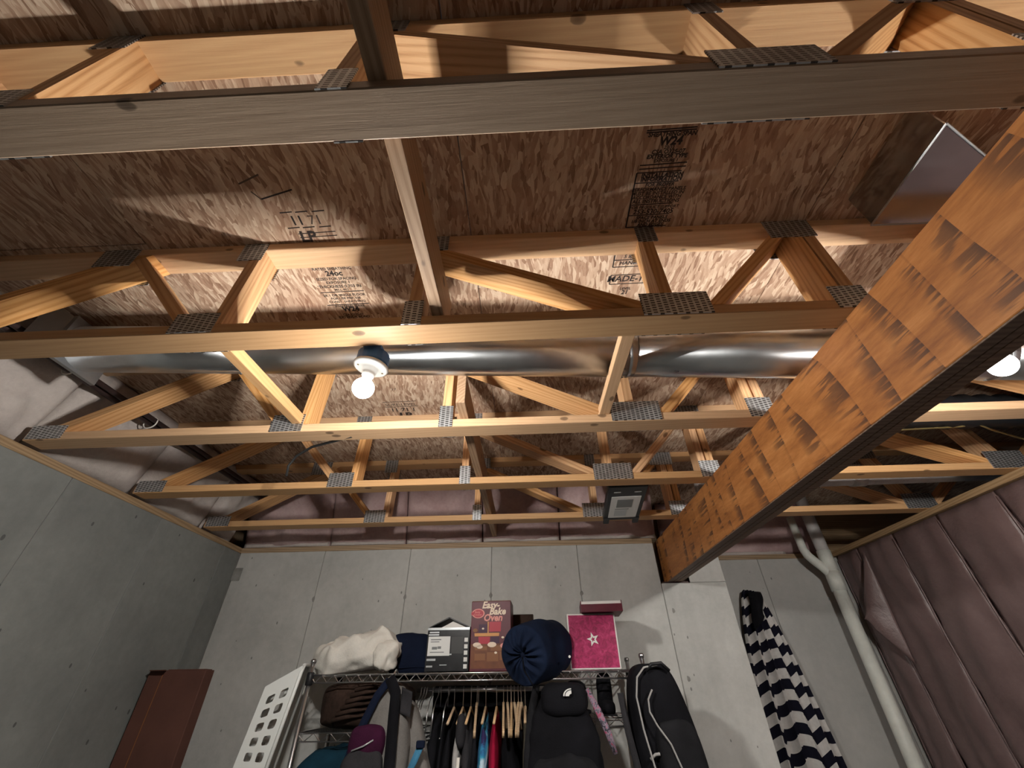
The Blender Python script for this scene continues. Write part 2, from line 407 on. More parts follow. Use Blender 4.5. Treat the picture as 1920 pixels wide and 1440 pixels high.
# ------------------------------------------------------------------ the setting
struct(MB().box(XL-.2, 4.6, YF-.2, 4.0, -.1, 0).build('floor', 'floor'))
def panel_wall(name, back, panels, mat):
    o = struct(back.build(name, 'joint'))
    for b in panels: MB().box(*b).build('panel', mat, o, origin=((b[0]+b[1])/2, (b[2]+b[3])/2, (b[4]+b[5])/2), bevel=.003)
    return o
CT = ZB-.038       # top of the concrete
g = .0022
ys = [YF, -3.61, -3.01, -2.41, -1.81, -1.21, -.61, -.01, .59, 1.19, 1.79, 2.392, 3.02, YB]
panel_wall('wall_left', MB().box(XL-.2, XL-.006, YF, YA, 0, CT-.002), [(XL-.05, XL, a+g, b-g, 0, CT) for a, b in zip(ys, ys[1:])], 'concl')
xs = [XL, -1.562, -.897, -.276, .370, .945]
wb = panel_wall('wall_back', MB().box(XL, .945, YB+.006, YA+.15, 0, CT-.002).box(.945, 1.15, YB+.16, YA+.15, 0, CT-.002).box(.945, 1.15, YB+.006, YB+.16, 0, CZ+.568).box(1.15, XS-.006, YB+.006, YA+.15, 0, CT-.002),
           [(a+g, b-g, YB, YB+.05, 0, CT) for a, b in zip(xs, xs[1:])]+[(.945+g, XS, YB, YB+.05, 0, CZ+.573), (1.15, XS, YB, YB+.05, CZ+.575, CT)], 'conc')
xs = [XS, 1.98, 2.62, 3.3]
panel_wall('wall_alcove', MB().box(XS, 3.3, YA+.006, YA+.2, 0, CT-.002), [(a+g, b-g, YA, YA+.05, 0, CT) for a, b in zip(xs, xs[1:])], 'conc2')
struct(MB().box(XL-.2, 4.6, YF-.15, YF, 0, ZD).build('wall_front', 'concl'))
# joint fins and tie stains left by the formwork
for i, x in enumerate((-1.562, -.897, -.276, .370, .99)):
    for z in (CZ+.52, CZ+.02):
        if x > .9 and z > CZ+.5: z = CZ+.40
        MB().grid(lambda u, v: Vector((x+.011*(v*(1+.6*nz((math.cos(6.28*u), math.sin(6.28*u), i), 1.3)))*math.cos(6.28*u), YB-.0035+.003*v, z+.017*(v*(1+.5*nz((math.cos(6.28*u), math.sin(6.28*u), i+z), 1.3)))*math.sin(6.28*u))), 12, 2, True).build('tie_mark', 'joint', wb)
pt = ony(444, 1077, YB); MB().box(pt.x-.035, pt.x+.035, YB-.004, YB, pt.z-.045, pt.z+.045).build('mortar_patch', 'joint', wb, bevel=.001)
# sills and plates
struct(board('trim_1', 'plate_wood', None, (XL-.15, YB+.07, CT+.019), (.94, YB+.07, CT+.019), .14, .038))
struct(board('trim_2', 'plate_wood', None, (XL-.07, YF, CT+.019), (XL-.07, YB, CT+.019), .14, .038))
struct(board('trim_3', 'plate_wood', None, (1.16, YA+.07, CT+.019), (3.3, YA+.07, CT+.019), .14, .038))
struct(board('trim_4', 'plate_wood', None, (XR+.045, YF, ZB-.019), (XR+.045, YA-.02, ZB-.019), .09, .038))
# rim boards behind the insulation
struct(MB().box(XL-.16, XL-.13, YF, YA, ZB, ZD).build('trim_5', 'plate_wood'))
struct(MB().box(XL-.13, 4.6, YA+.1, YA+.13, ZB, ZD).build('trim_6', 'plate_wood'))

# subfloor
ceil = struct(bpy.data.objects.new('ceiling', None)); C.objects.link(ceil)
panels = {}
sx = [-2.61, -1.39, -.171, 1.048, 2.267, 3.486, 4.7]
for i, (a, b) in enumerate(zip(sx, sx[1:])):
    off = -.35 if i % 2 else .85
    cuts = [YF-.2] + [c for c in (off-2.44, off, off+2.44) if YF < c < YA] + [YA+.15]
    if i in (1, 2, 3): cuts = [YF-.2, -.3, 2.14 if i != 2 else 2.3, YA+.15]
    for c, d in zip(cuts, cuts[1:]):
        p = MB().box(a+.0015, b-.0015, c+.0015, d-.0015, ZD, ZD+.018).build('panel', 'osb', ceil, origin=((a+b)/2, (c+d)/2, ZD))
        panels.setdefault(i, []).append((c, d, p))
def panel_at(x, y):
    for i, (a, b) in enumerate(zip(sx, sx[1:])):
        if a <= x < b:
            for c, d, p in panels[i]:
                if c <= y < d: return p
def cprint(body, size, x, y, mat='ink', bold=0, align='CENTER', a=0, shear=0):
    p = panel_at(x, y); L = p.location
    text(body, size, mat, p, mdown(x-L.x, y-L.y, -.0008, a), align=align, bold=bold, shear=shear, extr=.0003)
def cline(x0, y0, x1, y1, t=.004, mat='ink'):
    p = panel_at((x0+x1)/2, (y0+y1)/2); L = p.location
    d = Vector((x1-x0, y1-y0, 0)).normalized(); nn = Vector((-d.y, d.x, 0))*t/2
    q = [Vector((x0, y0, 0))-nn, Vector((x1, y1, 0))-nn, Vector((x1, y1, 0))+nn, Vector((x0, y0, 0))+nn]
    MB().prism([(v.x-L.x, v.y-L.y) for v in q], -.0010, .0002, 2).build('printed_line', mat, p)
# long stamp, bay between the first two trusses
X0 = .455
for y, sz, t, b in ((.563, .018, 'SHEATHING SPAN', .0006), (.588, .034, 'W24', .0014), (.600, .014, '23/32', .0002), (.614, .018, 'CSA O325-07', .0005), (.628, .018, 'EXTERIOR TYPE', .0006), (.640, .014, 'EXPOSURE 1', .0003),
                    (.688, .020, 'INSTALLATION', .0007), (.701, .020, 'INFORMATION', .0007), (.719, .017, 'FOR PROPER', .0004), (.734, .017, 'PERFORMANCE PANELS', .0003), (.748, .017, 'MUST BE INSTALLED IN', .0003), (.762, .017, 'ACCORDANCE WITH', .0003), (.777, .018, 'ALL INSTRUCTIONS', .0004),
                    (.798, .015, 'FOR PRODUCT SUPPORT', .0002), (.818, .025, '253-530-7405', .0005), (.838, .017, 'SPACE PANELS', .0005), (.852, .017, '1/8 INCH AT ENDS', .0005), (.866, .017, 'AND EDGES', .0005)):
    cprint(t, sz, X0+.03, y, 'ink', b, shear=.12)
for y in (.545, .551, .648, .660): cline(X0-.05, y, X0+.10, y-.004, .0035)
cline(X0-.055, .672, X0-.055, .869, .005)
for y in (.672, .706, .783, .823, .869): cline(X0-.055, y, X0+.09, y-.002, .003)
for y, sz, t, b in ((.985, .024, 'UP CORNER', .0003), (1.003, .022, '5 BARS', .0003), (1.034, .024, 'HANDLE', .0003), (1.118, .042, 'MADE-12', .0007), (1.163, .018, 'LEVEL', .0002), (1.187, .03, '21', .0008)):
    cprint(t, sz, X0-.005, y, 'ink', b, shear=.15)
for y in (1.012, 1.045, 1.085, 1.132): cline(X0-.075, y, X0+.07, y-.002, .0035)
for a, b in ((.96, 1.045), (1.085, 1.132)): cline(X0-.075, a, X0-.075, b, .0045)
# shorter stamps over the bulb
X1 = -.755
cprint('11', .05, X1-.03, .80, 'ink', .0008); cprint('71', .05, X1+.035, .80, 'ink2', .0002)
for x in (-.055, .0, .06): cline(X1+x-.022, .752, X1+x+.022, .750, .004); cline(X1+x-.022, .812, X1+x+.022, .81, .004)
cline(X1-.05, .836, X1+.09, .832, .003); cline(X1-.05, .852, X1+.09, .848, .003)
cline(X1-.115, .70, X1+.005, .672, .005); cline(X1-.135, .672, X1-.115, .70, .004, 'ink2'); cline(X1-.16, .645, X1-.08, .618, .005, 'ink2')
cprint('LP', .06, X1-.02, .868, 'ink', .002, shear=.1)
for y, sz, t, b in ((1.0, .018, 'RATED SHEATHING', .0002), (1.028, .034, '24oc', .0012), (1.05, .018, 'SIZED FOR SPACING', .0003), (1.069, .018, 'EXPOSURE 1', .0003), (1.09, .02, 'THICKNESS 0.703 IN', .0004), (1.106, .016, 'MILL 462', .0002), (1.136, .017, '2R 1 OR SINGLE FLOOR', .0004), (1.154, .017, 'FOR USE PRP-108', .0004), (1.172, .017, 'CONST. SHEATHING', .0003), (1.197, .015, 'SPAN PANEL SERIES', .0002), (1.222, .036, 'W24', .0014), (1.248, .016, 'CSA O325-07', .0003), (1.263, .018, 'EXTERIOR BOND', .0004)):
    cprint(t, sz, X1+.01, y, 'ink', b)
for y in (.982, 1.114, 1.184, 1.278): cline(X1-.085, y, X1+.10, y-.003, .0035)
for y, sz, t, b, mt in ((1.83, .03, '17', .0002, 'ink2'), (1.985, .036, 'SURE-LEVEL', .0002, 'ink2'), (2.045, .05, '11 71 1', .0006, 'ink'), (2.115, .075, 'LP', .004, 'ink')):
    cprint(t, sz, X1+.03, y, mt, b, shear=.1)
for y in (1.945, 1.998): cline(X1-.07, y, X1+.13, y-.004, .004, 'ink2')

# ------------------------------------------------------------------ trusses
ZC = .038
def web_poly(xb, xt, th=.038, z0=ZC, z1=.419):
    d = Vector((xt-xb, z1-z0)); L = d.length; hw = th/2*L/d.y
    return [(xb-hw, z0), (xb+hw, z0), (xt+hw, z1), (xt-hw, z1)]
def make_truss():
    t = thing('floor_truss', 'x', 'truss', (0, 0, 0), 'parallel floor trusses')
    for nm, z in (('bottom_chord', 0), ('top_chord', .419)):
        o = MB().box(-2.2, 4.3, -.0445, .0445, z, z+.038).build(nm, 'chord', t, bevel=.0025, origin=(0, 0, z+.019))
    for poly in [web_poly(-2.10, -1.40), web_poly(-1.06, -1.42), web_poly(-.96, -.955), web_poly(-.335, -.335),
                 [(-.316, .362), (-.316, .404), (.43, .038), (.345, .038)],
                 web_poly(.462, .462), web_poly(.60, .955), web_poly(.975, .978), web_poly(1.022, 1.022), web_poly(1.1, 1.55),
                 [(1.62, .38), (1.62, .419), (1.70, .419), (2.53, .038), (2.44, .038)], web_poly(2.575, 2.42), web_poly(2.68, 3.2), web_poly(3.9, 3.3)]:
        a = Vector((poly[0][0]+poly[1][0], 0, poly[0][1]+poly[1][1]))/2; b = Vector((sum(p[0] for p in poly[2:]), 0, sum(p[1] for p in poly[2:])))/len(poly[2:])
        ang = math.atan2((b-a).z, (b-a).x); ca, sa = math.cos(-ang), math.sin(-ang)
        lp = [((p[0]-a.x)*ca-(p[1]-a.z)*sa, (p[0]-a.x)*sa+(p[1]-a.z)*ca) for p in poly]
        o = MB().prism(lp, -.0445, .0445, 1).build('web', 'pine', t)
        o.location = a; o.rotation_euler = (0, -ang, 0)
    for x0, x1, z0, z1 in ((-1.10, -.96, .002, .085), (-.365, -.305, -.0, .105), (.375, .585, .002, .095), (.955, 1.06, .002, .095), (2.48, 2.68, .002, .1),
                           (-1.56, -1.42, .36, .455), (-1.02, -.93, .36, .455), (-.31, -.25, .37, .452), (.43, .50, .37, .455), (.89, 1.05, .36, .455), (2.35, 2.47, .36, .455), (1.58, 1.72, .37, .455), (-2.19, -2.03, .004, .07)):
        for s in (-1, 1):
            MB().box(x0, x1, s*.0445, s*.0475, z0, z1).build('connector_plate', 'plate', t, origin=((x0+x1)/2, s*.046, (z0+z1)/2))
    return t
tr = make_truss()
names = ['open web wooden floor truss farthest from the concrete back wall, broad grey knotty bottom chord', 'wooden floor truss carrying the bare bulb fixtures on its bottom chord',
         'wooden floor truss just behind the round metal duct, bark edged bottom chord', 'wooden floor truss second from the concrete back wall', 'wooden floor truss closest to the concrete back wall']
for i, y in enumerate(TY):
    o = tr if i == 0 else copy_tree(tr)
    o.location = (0, y, ZB); o['label'] = names[i]
    if i == 0:
        for ch in o.children:
            if ch.name.startswith('bottom_chord'): ch0 = ch
ch0.data = ch0.data.copy(); ch0.data.materials[0] = W['grey_pine']
# strongback threaded through the trusses, two duct props
for ya, yb, lb in ((-.3, .955, 'wooden strongback plank on edge crossing above the weathered truss chord'), (1.36, YB+.02, 'wooden strongback plank on edge running from the duct to the back wall')):
    tag(board('strongback', 'darkwood', None, (-.255, ya, ZB+.109), (-.255, yb, ZB+.109), .038, .14), lb, 'plank')
tag(board('duct_prop', 'chord', None, (-1.012, .885, ZB+.0605), (-.985, 1.56, ZB+.0605), .040, .045), 'short timber prop under the duct beside the bulb, resting on two trusses', 'timber')
tag(board('duct_prop', 'chord', None, (.36, .90, ZB+.0545), (.345, 1.56, ZB+.0545), .045, .033), 'short timber prop under the duct seam, resting on two trusses beside a wide tooth plate', 'timber')

# ------------------------------------------------------------------ laminated beam
bx0, bx1, bz0 = .995, 1.10, CZ+.586
bm_ = thing('support_beam', 'orange-brown laminated timber beam with inky stains, set in a wall pocket', 'beam', (bx0, 1, bz0))
for a, b in ((bx0, (bx0+bx1)/2-.0008), ((bx0+bx1)/2+.0008, bx1)):
    MB().box(a, b, -2.6, YB+.13, bz0, ZB-.0005).build('ply', 'lvl', bm_, origin=(0, 0, 0), bevel=.002).location = (-bx0, -1, -bz0)
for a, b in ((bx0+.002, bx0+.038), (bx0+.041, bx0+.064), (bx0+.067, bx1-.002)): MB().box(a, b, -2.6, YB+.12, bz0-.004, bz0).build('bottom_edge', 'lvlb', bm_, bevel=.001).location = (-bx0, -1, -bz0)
tag(MB().box(.955, 1.14, YB+.005, YB+.15, CZ+.5745, bz0-.0032).build('bearing_plate', 'iron'), 'dark steel bearing plate under the beam end in the wall pocket', 'plate')

# ------------------------------------------------------------------ bare bulbs
def light_fixture(x, y, label, sway=0, disc_tilt=(0, 0)):
    t = thing('light_fixture', label, 'light', (x, y, ZB-.02), 'bare bulb fixtures on the truss')
    bxm = MB().lathe([(.048, -.012), (.052, -.010), (.052, .03), (.047, .032)], 20).box(-.03, .03, -.030, .0, .0, .055)
    bxm.build('junction_box', 'blue', t)
    T = Matrix.Translation((0, 0, -.012)) @ Matrix.Rotation(disc_tilt[0], 4, 'X') @ Matrix.Rotation(disc_tilt[1], 4, 'Y')
    lh = MB().lathe([(.053, 0), (.057, -.003), (.057, -.008), (.050, -.012), (.026, -.015), (.024, -.026), (.021, -.027), (.021, -.034), (.019, -.044), (.016, -.046)], 32, T).build('lampholder', 'porc', t, True)
    for a in (.6, 3.7):
        MB().lathe([(.004, -.010), (.004, -.0135)], 10, T @ Matrix.Translation((.04*math.cos(a), .04*math.sin(a), 0))).build('screw', 'brass', lh)
    MB().box(-.006, .006, -.046, -.036, -.0145, -.010).build('pull_slot', 'greyp', lh)
    r = .034
    pr = [(.0125, -.040), (.014, -.050), (.020, -.058)]+[(r*math.sin(a), -.088-r*math.cos(math.pi-a)*-1) for a in [math.radians(q) for q in range(142, -1, -12)]]
    pr = [(.0125, -.040), (.0135, -.050), (.019, -.060)]
    for q in range(40, 180, 10):
        a = math.radians(q); pr.append((r*math.sin(a), -.089+r*math.cos(a)))
    pr.append((.001, -.089-r))
    MB().lathe(pr, 28, T).build('bulb', 'bulb', t, True)
    L = bpy.data.lights.new('bulb_light', 'POINT'); L.energy = BULB_POWER; L.color = BULB_COLOR; L.shadow_soft_size = .036
    L.use_nodes = True; nt = L.node_tree; em = nt.nodes['Emission']
    lf = nt.nodes.new('ShaderNodeLightFalloff'); lf.inputs['Strength'].default_value = 1; lf.inputs['Smooth'].default_value = BULB_SMOOTH
    nt.links.new(lf.outputs['Quadratic'], em.inputs['Strength'])
    lo = bpy.data.objects.new('bulb_light', L); C.objects.link(lo); lo.parent = t; lo.location = T @ Vector((0, 0, -.089))
    return t
light_fixture(-.497, 1.022, 'bare round bulb in white porcelain holder under the truss, clear of the beam', disc_tilt=(.05, .12))
light_fixture(1.47, 1.022, 'bare round bulb half hidden behind the laminated beam', disc_tilt=(.0, 0))

# ------------------------------------------------------------------ ducts and pipes overhead
dz = lambda x: ZB+.192-.055*x
d = thing('round_duct', 'shiny galvanised round duct running between two trusses', 'duct', (0, 1.235, dz(0)))
for a, b in ((-1.85, -1.13), (-1.13, .42), (.42, 1.75), (1.75, 3.4)):
    MB().tube([(a-.01, 0, dz(a-.01)-dz(0)), (b+.02, 0, dz(b)-dz(0))], [.098, .1005], 40, cap=False).build('duct_section', 'galv', d, True, solid=.001)
    MB().tube([(b-.012, 0, dz(b)-dz(0)), (b-.006, 0, dz(b)-dz(0)), (b, 0, dz(b)-dz(0))], [.1008, .1035, .1008], 40, cap=False).build('bead', 'galv', d, True)
    for k in range(3):
        q = -2.3+k*.55
        MB().lathe([(.004, 0), (.005, .003), (.002, .005)], 8, Matrix.Translation((b-.03, .101*math.cos(q), dz(b)-dz(0)+.101*math.sin(q))) @ Matrix.Rotation(q-math.pi/2, 4, 'X')).build('screw', 'galvd', d)
t = thing('duct_boot', 'dull sheet metal duct boot at the left end of the round duct', 'duct', (-1.93, 1.235, ZB+.3))
MB().add([(.06, -.10, -.11), (.06, .10, -.11), (.06, .10, .08), (.06, -.10, .08), (-.055, -.14, -.04), (-.055, .14, -.04), (-.055, .14, .15), (-.055, -.14, .15)],
         [(0, 1, 2, 3), (4, 7, 6, 5), (0, 4, 5, 1), (1, 5, 6, 2), (2, 6, 7, 3), (3, 7, 4, 0)]).build('boot_body', 'galvd', t)
MB().box(.052, .07, -.108, .108, -.118, .088).build('flange', 'galvd', t)
# register boot tucked under the subfloor right of the beam top
zr = CZ+1.19
rp = [(1.155, .500), (1.62, .735), (1.62, .80), (1.155, .80)]
rb = thing('register_boot', 'shiny folded sheet metal register boot under the subfloor beside the beam', 'duct', (1.3, .7, zr))
MB().prism([(x-1.3, y-.7) for x, y in rp], .0, ZD-zr-.001, 2).build('boot_shell', 'galvm', rb, bevel=.004)
for (xa, ya), (xb, yb) in ((rp[0], rp[1]), (rp[3], rp[0]), (rp[2], rp[3])):
    MB().tube([(xa-1.3, ya-.7, -.001), (xb-1.3, yb-.7, -.001)], .003, 6).build('seam', 'galvd', rb)
# gas pipe along the left rim, tied up with white straps
gp = thing('iron_pipe', 'dark iron gas pipes tied with white straps along the left rim', 'pipe', (-2.06, .5, CZ+1.17))
MB().tube([(-.02, -2.5, -.02), (-.02, 2.6, .045)], .017, 10).build('pipe', 'iron', gp, True)
MB().tube([(.025, -2.5, -.02), (.025, 2.6, .045)], .013, 10).build('pipe', 'iron', gp, True)
for y in (.86, 1.34, 1.5):
    MB().tube([(.003+.036*math.cos(a*math.pi/8), y, .018+.034*math.sin(a*math.pi/8)) for a in range(16)], .0035, 6, closed=True).build('strap', 'whitec', gp)
# cables
tag(MB().tube([ony(660, 818, 1.545), ony(620, 829, 1.60), ony(585, 838, 1.66), ony(556, 855, 1.7), ony(541, 873, 1.72), ony(537, 893, 1.73)], .006, 8).build('black_cable', 'cable', smooth=True), 'black cable drooping in a curve from the truss', 'cable')
tag(MB().tube([ony(1640, 808, 1.98), ony(1690, 806, 1.98), ony(1800, 800, 1.98), ony(1830, 794, 1.98), ony(1860, 806, 1.98), ony(1930, 826, 1.98)], .005, 8).build('yellow_cable', 'yellow', smooth=True), 'yellow cable sagging under the trusses right of the beam', 'cable')
pp = thing('overhead_pipe', 'grimy plastic pipe lying across above the trusses right of the beam', 'pipe', (2, 2.42, ZB+.1))
MB().tube([(-.95, 0, -.02), (-.2, 0, .0), (1.8, 0, .02)], .042, 20).build('pipe', 'pvcg', pp, True)
MB().tube([(-.02, 0, 0), (.06, 0, .0)], .047, 20).build('coupling', 'pvcg', pp, True)
fd = thing('flex_duct', 'black ribbed flexible duct in the dark bay over the pink wall', 'duct', (2.7, 1.85, ZB+.2))
fd_path = [Vector((-.75+.05*k, .12+.0*k, .10-.002*k)) for k in range(0, 42)]
MB().tube(fd_path, [.098 if i % 2 else .083 for i in range(len(fd_path))], 16).build('jacket', 'flex', fd, True)
MB().tube([(-.80, .12, .10), (-.74, .12, .10)], .104, 20).build('collar', 'galvd', fd, True)
tag(blob((2.35, 1.36, ZD-.10), (.42, .09, .08), (.7, .7), .03, 5, 2, 40, 16).build('plastic_sheet', 'foil', smooth=True), 'crumpled pale plastic sheeting stuffed over the duct beyond the second bulb', 'sheeting')
# black box with pale label slung below the trusses
bb = thing('black_case', 'slim black case with pale label panel slung under trusses near the beam', 'case', (.607, 2.48, CZ+.905))
bb.rotation_euler = (math.radians(-6), 0, math.radians(-3))
MB().box(-.115, .115, -.22, .23, -.015, .03).build('shell', 'blackp', bb, bevel=.006)
lb = MB().box(-.088, .088, -.10, .185, -.0175, -.0145).build('label_panel', 'sticker', bb)
MB().box(-.05, .045, -.065, .04, -.0185, -.0175).build('printed_block', 'greyp', lb)
MB().box(-.055, .03, .058, .066, -.0185, -.0175).build('printed_line', 'greyp', lb)
MB().box(-.055, .02, .075, .16, -.0183, -.0175).build('printed_block', 'silver', lb)
for s in (-1, 1):
    MB().box(s*.095-.018, s*.095+.018, .19, .27, -.02, -.008).build('foot_strap', 'blackp', bb)
    MB().box(s*.06-.02, s*.06+.02, -.165, -.155, -.019, -.015).build('latch', 'silver', bb)

# ------------------------------------------------------------------ insulation
def batt(name, mat, p, lu, lv, bulge, label, group, seed, axis, nu=26, nv=14):
    """pillow slab: p corner, lu/lv edge vectors, bulge direction vector"""
    p, lu, lv, bd = Vector(p), Vector(lu), Vector(lv), Vector(bulge)
    def f(u, v):
        q = p+lu*u+lv*v
        k = (1-(2*u-1)**6)*(1-(2*v-1)**6)
        return q+bd*(k*(.6+.9*nz(q, 4, seed)+.5*nz(q, 10, seed)+.25*nz(q, 21, seed)))
    m = MB().grid(f, nu, nv); o = len(m.v); n = (nu+1)*(nv+1)
    back = [p+lu*(i/nu)+lv*(j/nv)-bd.normalized()*.05 for j in range(nv+1) for i in range(nu+1)]
    m.v += back
    m.f += [tuple(i+n for i in reversed(fc)) for fc in list(m.f)]
    edge = [i for i in range(nu+1)]+[j*(nu+1)+nu for j in range(1, nv+1)]+[nv*(nu+1)+i for i in range(nu-1, -1, -1)]+[j*(nu+1) for j in range(nv-1, 0, -1)]
    for a, b in zip(edge, edge[1:]+edge[:1]): m.f.append((a, b, b+n, a+n))
    return tag(m.build(name, mat, smooth=True), label, 'insulation', group)
edges = [-.8]+[y-.0 for y in TY]+[YB-.12]
nms = ['behind the weathered truss', 'between the weathered truss and the bulb truss', 'between the bulb truss and the duct truss', 'one bay beyond the duct', 'in the bay before the back corner', 'in the back corner']
for i, (a, b) in enumerate(zip(edges, edges[1:])):
    batt('rim_batt', 'white_ins', (XL-.04, a+.004, ZB+.002), (0, b-a-.008, 0), (.12, 0, .445), (.07, 0, -.01), 'pale lumpy insulation batt on the left rim %s' % nms[i], 'left rim batts', i, 0)
XE = [-2.24, -1.55, -.95, -.35, .25, .985]
enm = ['in the left corner', 'above the cardboard side of the rack', 'above the white bundle', 'above the oven box', 'by the beam pocket']
for i, (a, b) in enumerate(zip(XE, XE[1:])):
    batt('end_batt', 'pink', (a+.005, YB+.03, ZB+.004), (b-a-.01, 0, 0), (0, -.16, .44), (0, -.06, -.02), 'pink insulation batt over the back wall %s' % enm[i], 'back rim batts', 10+i, 1)
    batt('fluffy_batt_edge', 'white_ins', (a+.01, YB+.012, ZB+.002), (b-a-.02, 0, 0), (0, .0, .03), (0, -.028, -.006), 'pale fluffy edge of insulation along back sill %s' % enm[i], 'pale insulation edges on the back sill', 30+i, 1, 30, 5)
batt('alcove_batt', 'pink', (1.2, YA+.03, ZB+.004), (1.35, 0, 0), (0, -.10, .44), (0, -.06, -.02), 'dark pink insulation batt over the alcove wall', None, 17, 1)
batt('alcove_batt_edge', 'white_ins', (1.25, YA+.01, ZB-.002), (1.0, 0, 0), (0, .0, .03), (0, -.03, -.006), 'pale fluffy insulation edge along the alcove sill', None, 41, 1, 30, 5)

# right wall: studs hidden behind faced batts
wr = struct(bpy.data.objects.new('wall_right', None)); C.objects.link(wr)
MB().box(XR+.09, XR+.12, YF, YA, 0, ZB-.04).build('backing', 'plate_wood', wr)
yy = [YA-.03, 3.52, 3.13, 2.72, 2.31, 1.90, 1.49, 1.08, .67, .26, -.15, -.56, -1.4, -2.2, YF]
for i, (b, a) in enumerate(zip(yy, yy[1:])):
    def f(u, v, a=a, b=b, i=i):
        y = a+(b-a)*u; z = .02+(ZB-.06)*v
        k = (1-(2*u-1)**4); e = 1-(2*v-1)**10
        q = Vector((XR, y, z))
        return Vector((XR+.035-(.028*k+.030*k*nz(q*Vector((1, 2.4, .8)), 2.2, i)+.012*nz(q, 9, i))*e*1.0-.004*math.sin(40*y+6*nz(q, 2, i)), y, z))
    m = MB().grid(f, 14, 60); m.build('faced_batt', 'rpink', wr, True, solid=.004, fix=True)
    path = [Vector((XR+.028+.006*nz((0, b, z), 3), b+.006*nz((1, b, z), 2), z)) for z in [.05+(ZB-.12)*k/30 for k in range(31)]]
    MB().tube(path, .006, 6).build('staple_flange', 'rpink', wr, True)
# loose flap of facing peeled over the drain pipe
tri = [Vector((XR-.012, 3.40, CZ+.80)), Vector((XR-.012, 3.44, CZ+.08)), Vector((2.485, 3.575, CZ+.36))]
def lf(u, v):
    a = tri[0].lerp(tri[1], v); b = tri[2]+Vector((0, 0, .26*(.5-v)*0))
    p = a.lerp(b, u*(1-abs(2*v-1)*.25)); p.x -= .03*math.sin(math.pi*u)*math.sin(math.pi*v); return p+Vector((.006*nz(p, 9), 0, 0))
fl = MB().grid(lf, 16, 16)
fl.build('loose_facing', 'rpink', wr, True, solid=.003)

# ------------------------------------------------------------------ drain pipe in the alcove corner
dp = thing('drain_pipe', 'white plastic drain pipe standing in the alcove corner with a wye branch', 'pipe', (2.40, 3.62, 0))
MB().tube([(0, 0, 0), (.03, 0, CZ+.60)], .046, 24).build('pipe', 'pvc', dp, True)
MB().tube([(.03, 0, CZ+.56), (.034, 0, CZ+.70)], .053, 24).build('hub', 'pvc', dp, True)
MB().tube([(.034, 0, CZ+.69), (.04, 0, CZ+.86)], .051, 24).build('hub', 'pvc', dp, True)
MB().tube([(.04, 0, CZ+.86), (.045, .0, ZD-.005)], .046, 24).build('pipe', 'pvcg', dp, True)
MB().tube([(.032, 0, CZ+.66), (-.02, .0, CZ+.735), (-.07, .0, CZ+.79), (-.10, .0, CZ+.83), (-.115, .0, CZ+.88), (-.115, 0, ZB+.25)], [.034, .034, .034, .033, .03, .03], 18).build('branch', 'pvc', dp, True)

# ------------------------------------------------------------------ striped towel hung on the alcove wall
tw = thing('striped_towel', 'black and white striped towel hanging in folds on the alcove wall', 'towel', (1.78, YA-.06, .4))
top = ony(1407, 1108, YA-.08)-Vector((1.78, YA-.06, .4))
NF = 5
def tow(u, v):
    wd = .10+.50*v**.62; xc = top.x+.00*v-.02*v
    ph = u*NF
    fold = math.sin(ph*2*math.pi)
    x = xc+(u-.5)*wd+.014*math.sin(ph*2*math.pi+1.2)*(.3+v)
    y = .0-.035*(.35+.65*v)*fold-.02*v-.05*math.sin(math.pi*u)*(.6+.3*v)
    z = top.z-1.42*v-.03*math.sin(ph*math.pi*1.3)*v-.02*(u-.5)
    return Vector((x, y, z))
m = MB().grid(tow, 90, 110); o = m.build('cloth', 'stripe', tw, True, solid=.006, fix=False)
uvl = o.data.uv_layers.new(name='UVMap')
for lp in o.data.loops:
    i = lp.vertex_index; u = (i % 91)/90; v = (i//91)/110
    off = [0, .10, .42, .56, .05, .3][min(5, int(u*NF+.25))]
    uvl.data[lp.index].uv = (u, v*11.5+off*.55+.25*math.sin(u*NF*2*math.pi)*.3)
MB().grid(lambda u, v: Vector((top.x-.055+.10*u+.01*math.sin(6*v)-.03*v, -.075-.03*math.sin(math.pi*u), top.z-.02-.26*v*(1-.35*u))), 12, 14).build('hood_fold', 'black', tw, True, solid=.012)
MB().lathe([(.012, 0), (.012, .05), (.018, .055), (.018, .062)], 14, Matrix.Translation((top.x, .055, top.z-.02)) @ Matrix.Rotation(math.radians(90), 4, 'X')).build('hook', 'galvd', tw)

# ------------------------------------------------------------------ cardboard in the left corner
cb = thing('cardboard_box', 'tall narrow brown cardboard carton standing in the left corner', 'box', (-2.04, 2.80, 0))
H_ = CZ+.095
MB().box(-.165, .165, -.02, .06, 0, H_).build('carton', 'card', cb, bevel=.003)
MB().box(-.082, -.078, -.0215, -.0195, 0, H_-.02).build('fold_seam', 'brownl', cb)
MB().prism([(-.16, -.018), (-.07, -.018), (-.03, -.075), (-.13, -.07)], H_-.003, H_+.001, 2).build('flap', 'card', cb)
MB().prism([(-.06, -.018), (.16, -.018), (.15, .055), (-.06, .055)], H_, H_+.004, 2).build('flap', 'card', cb)

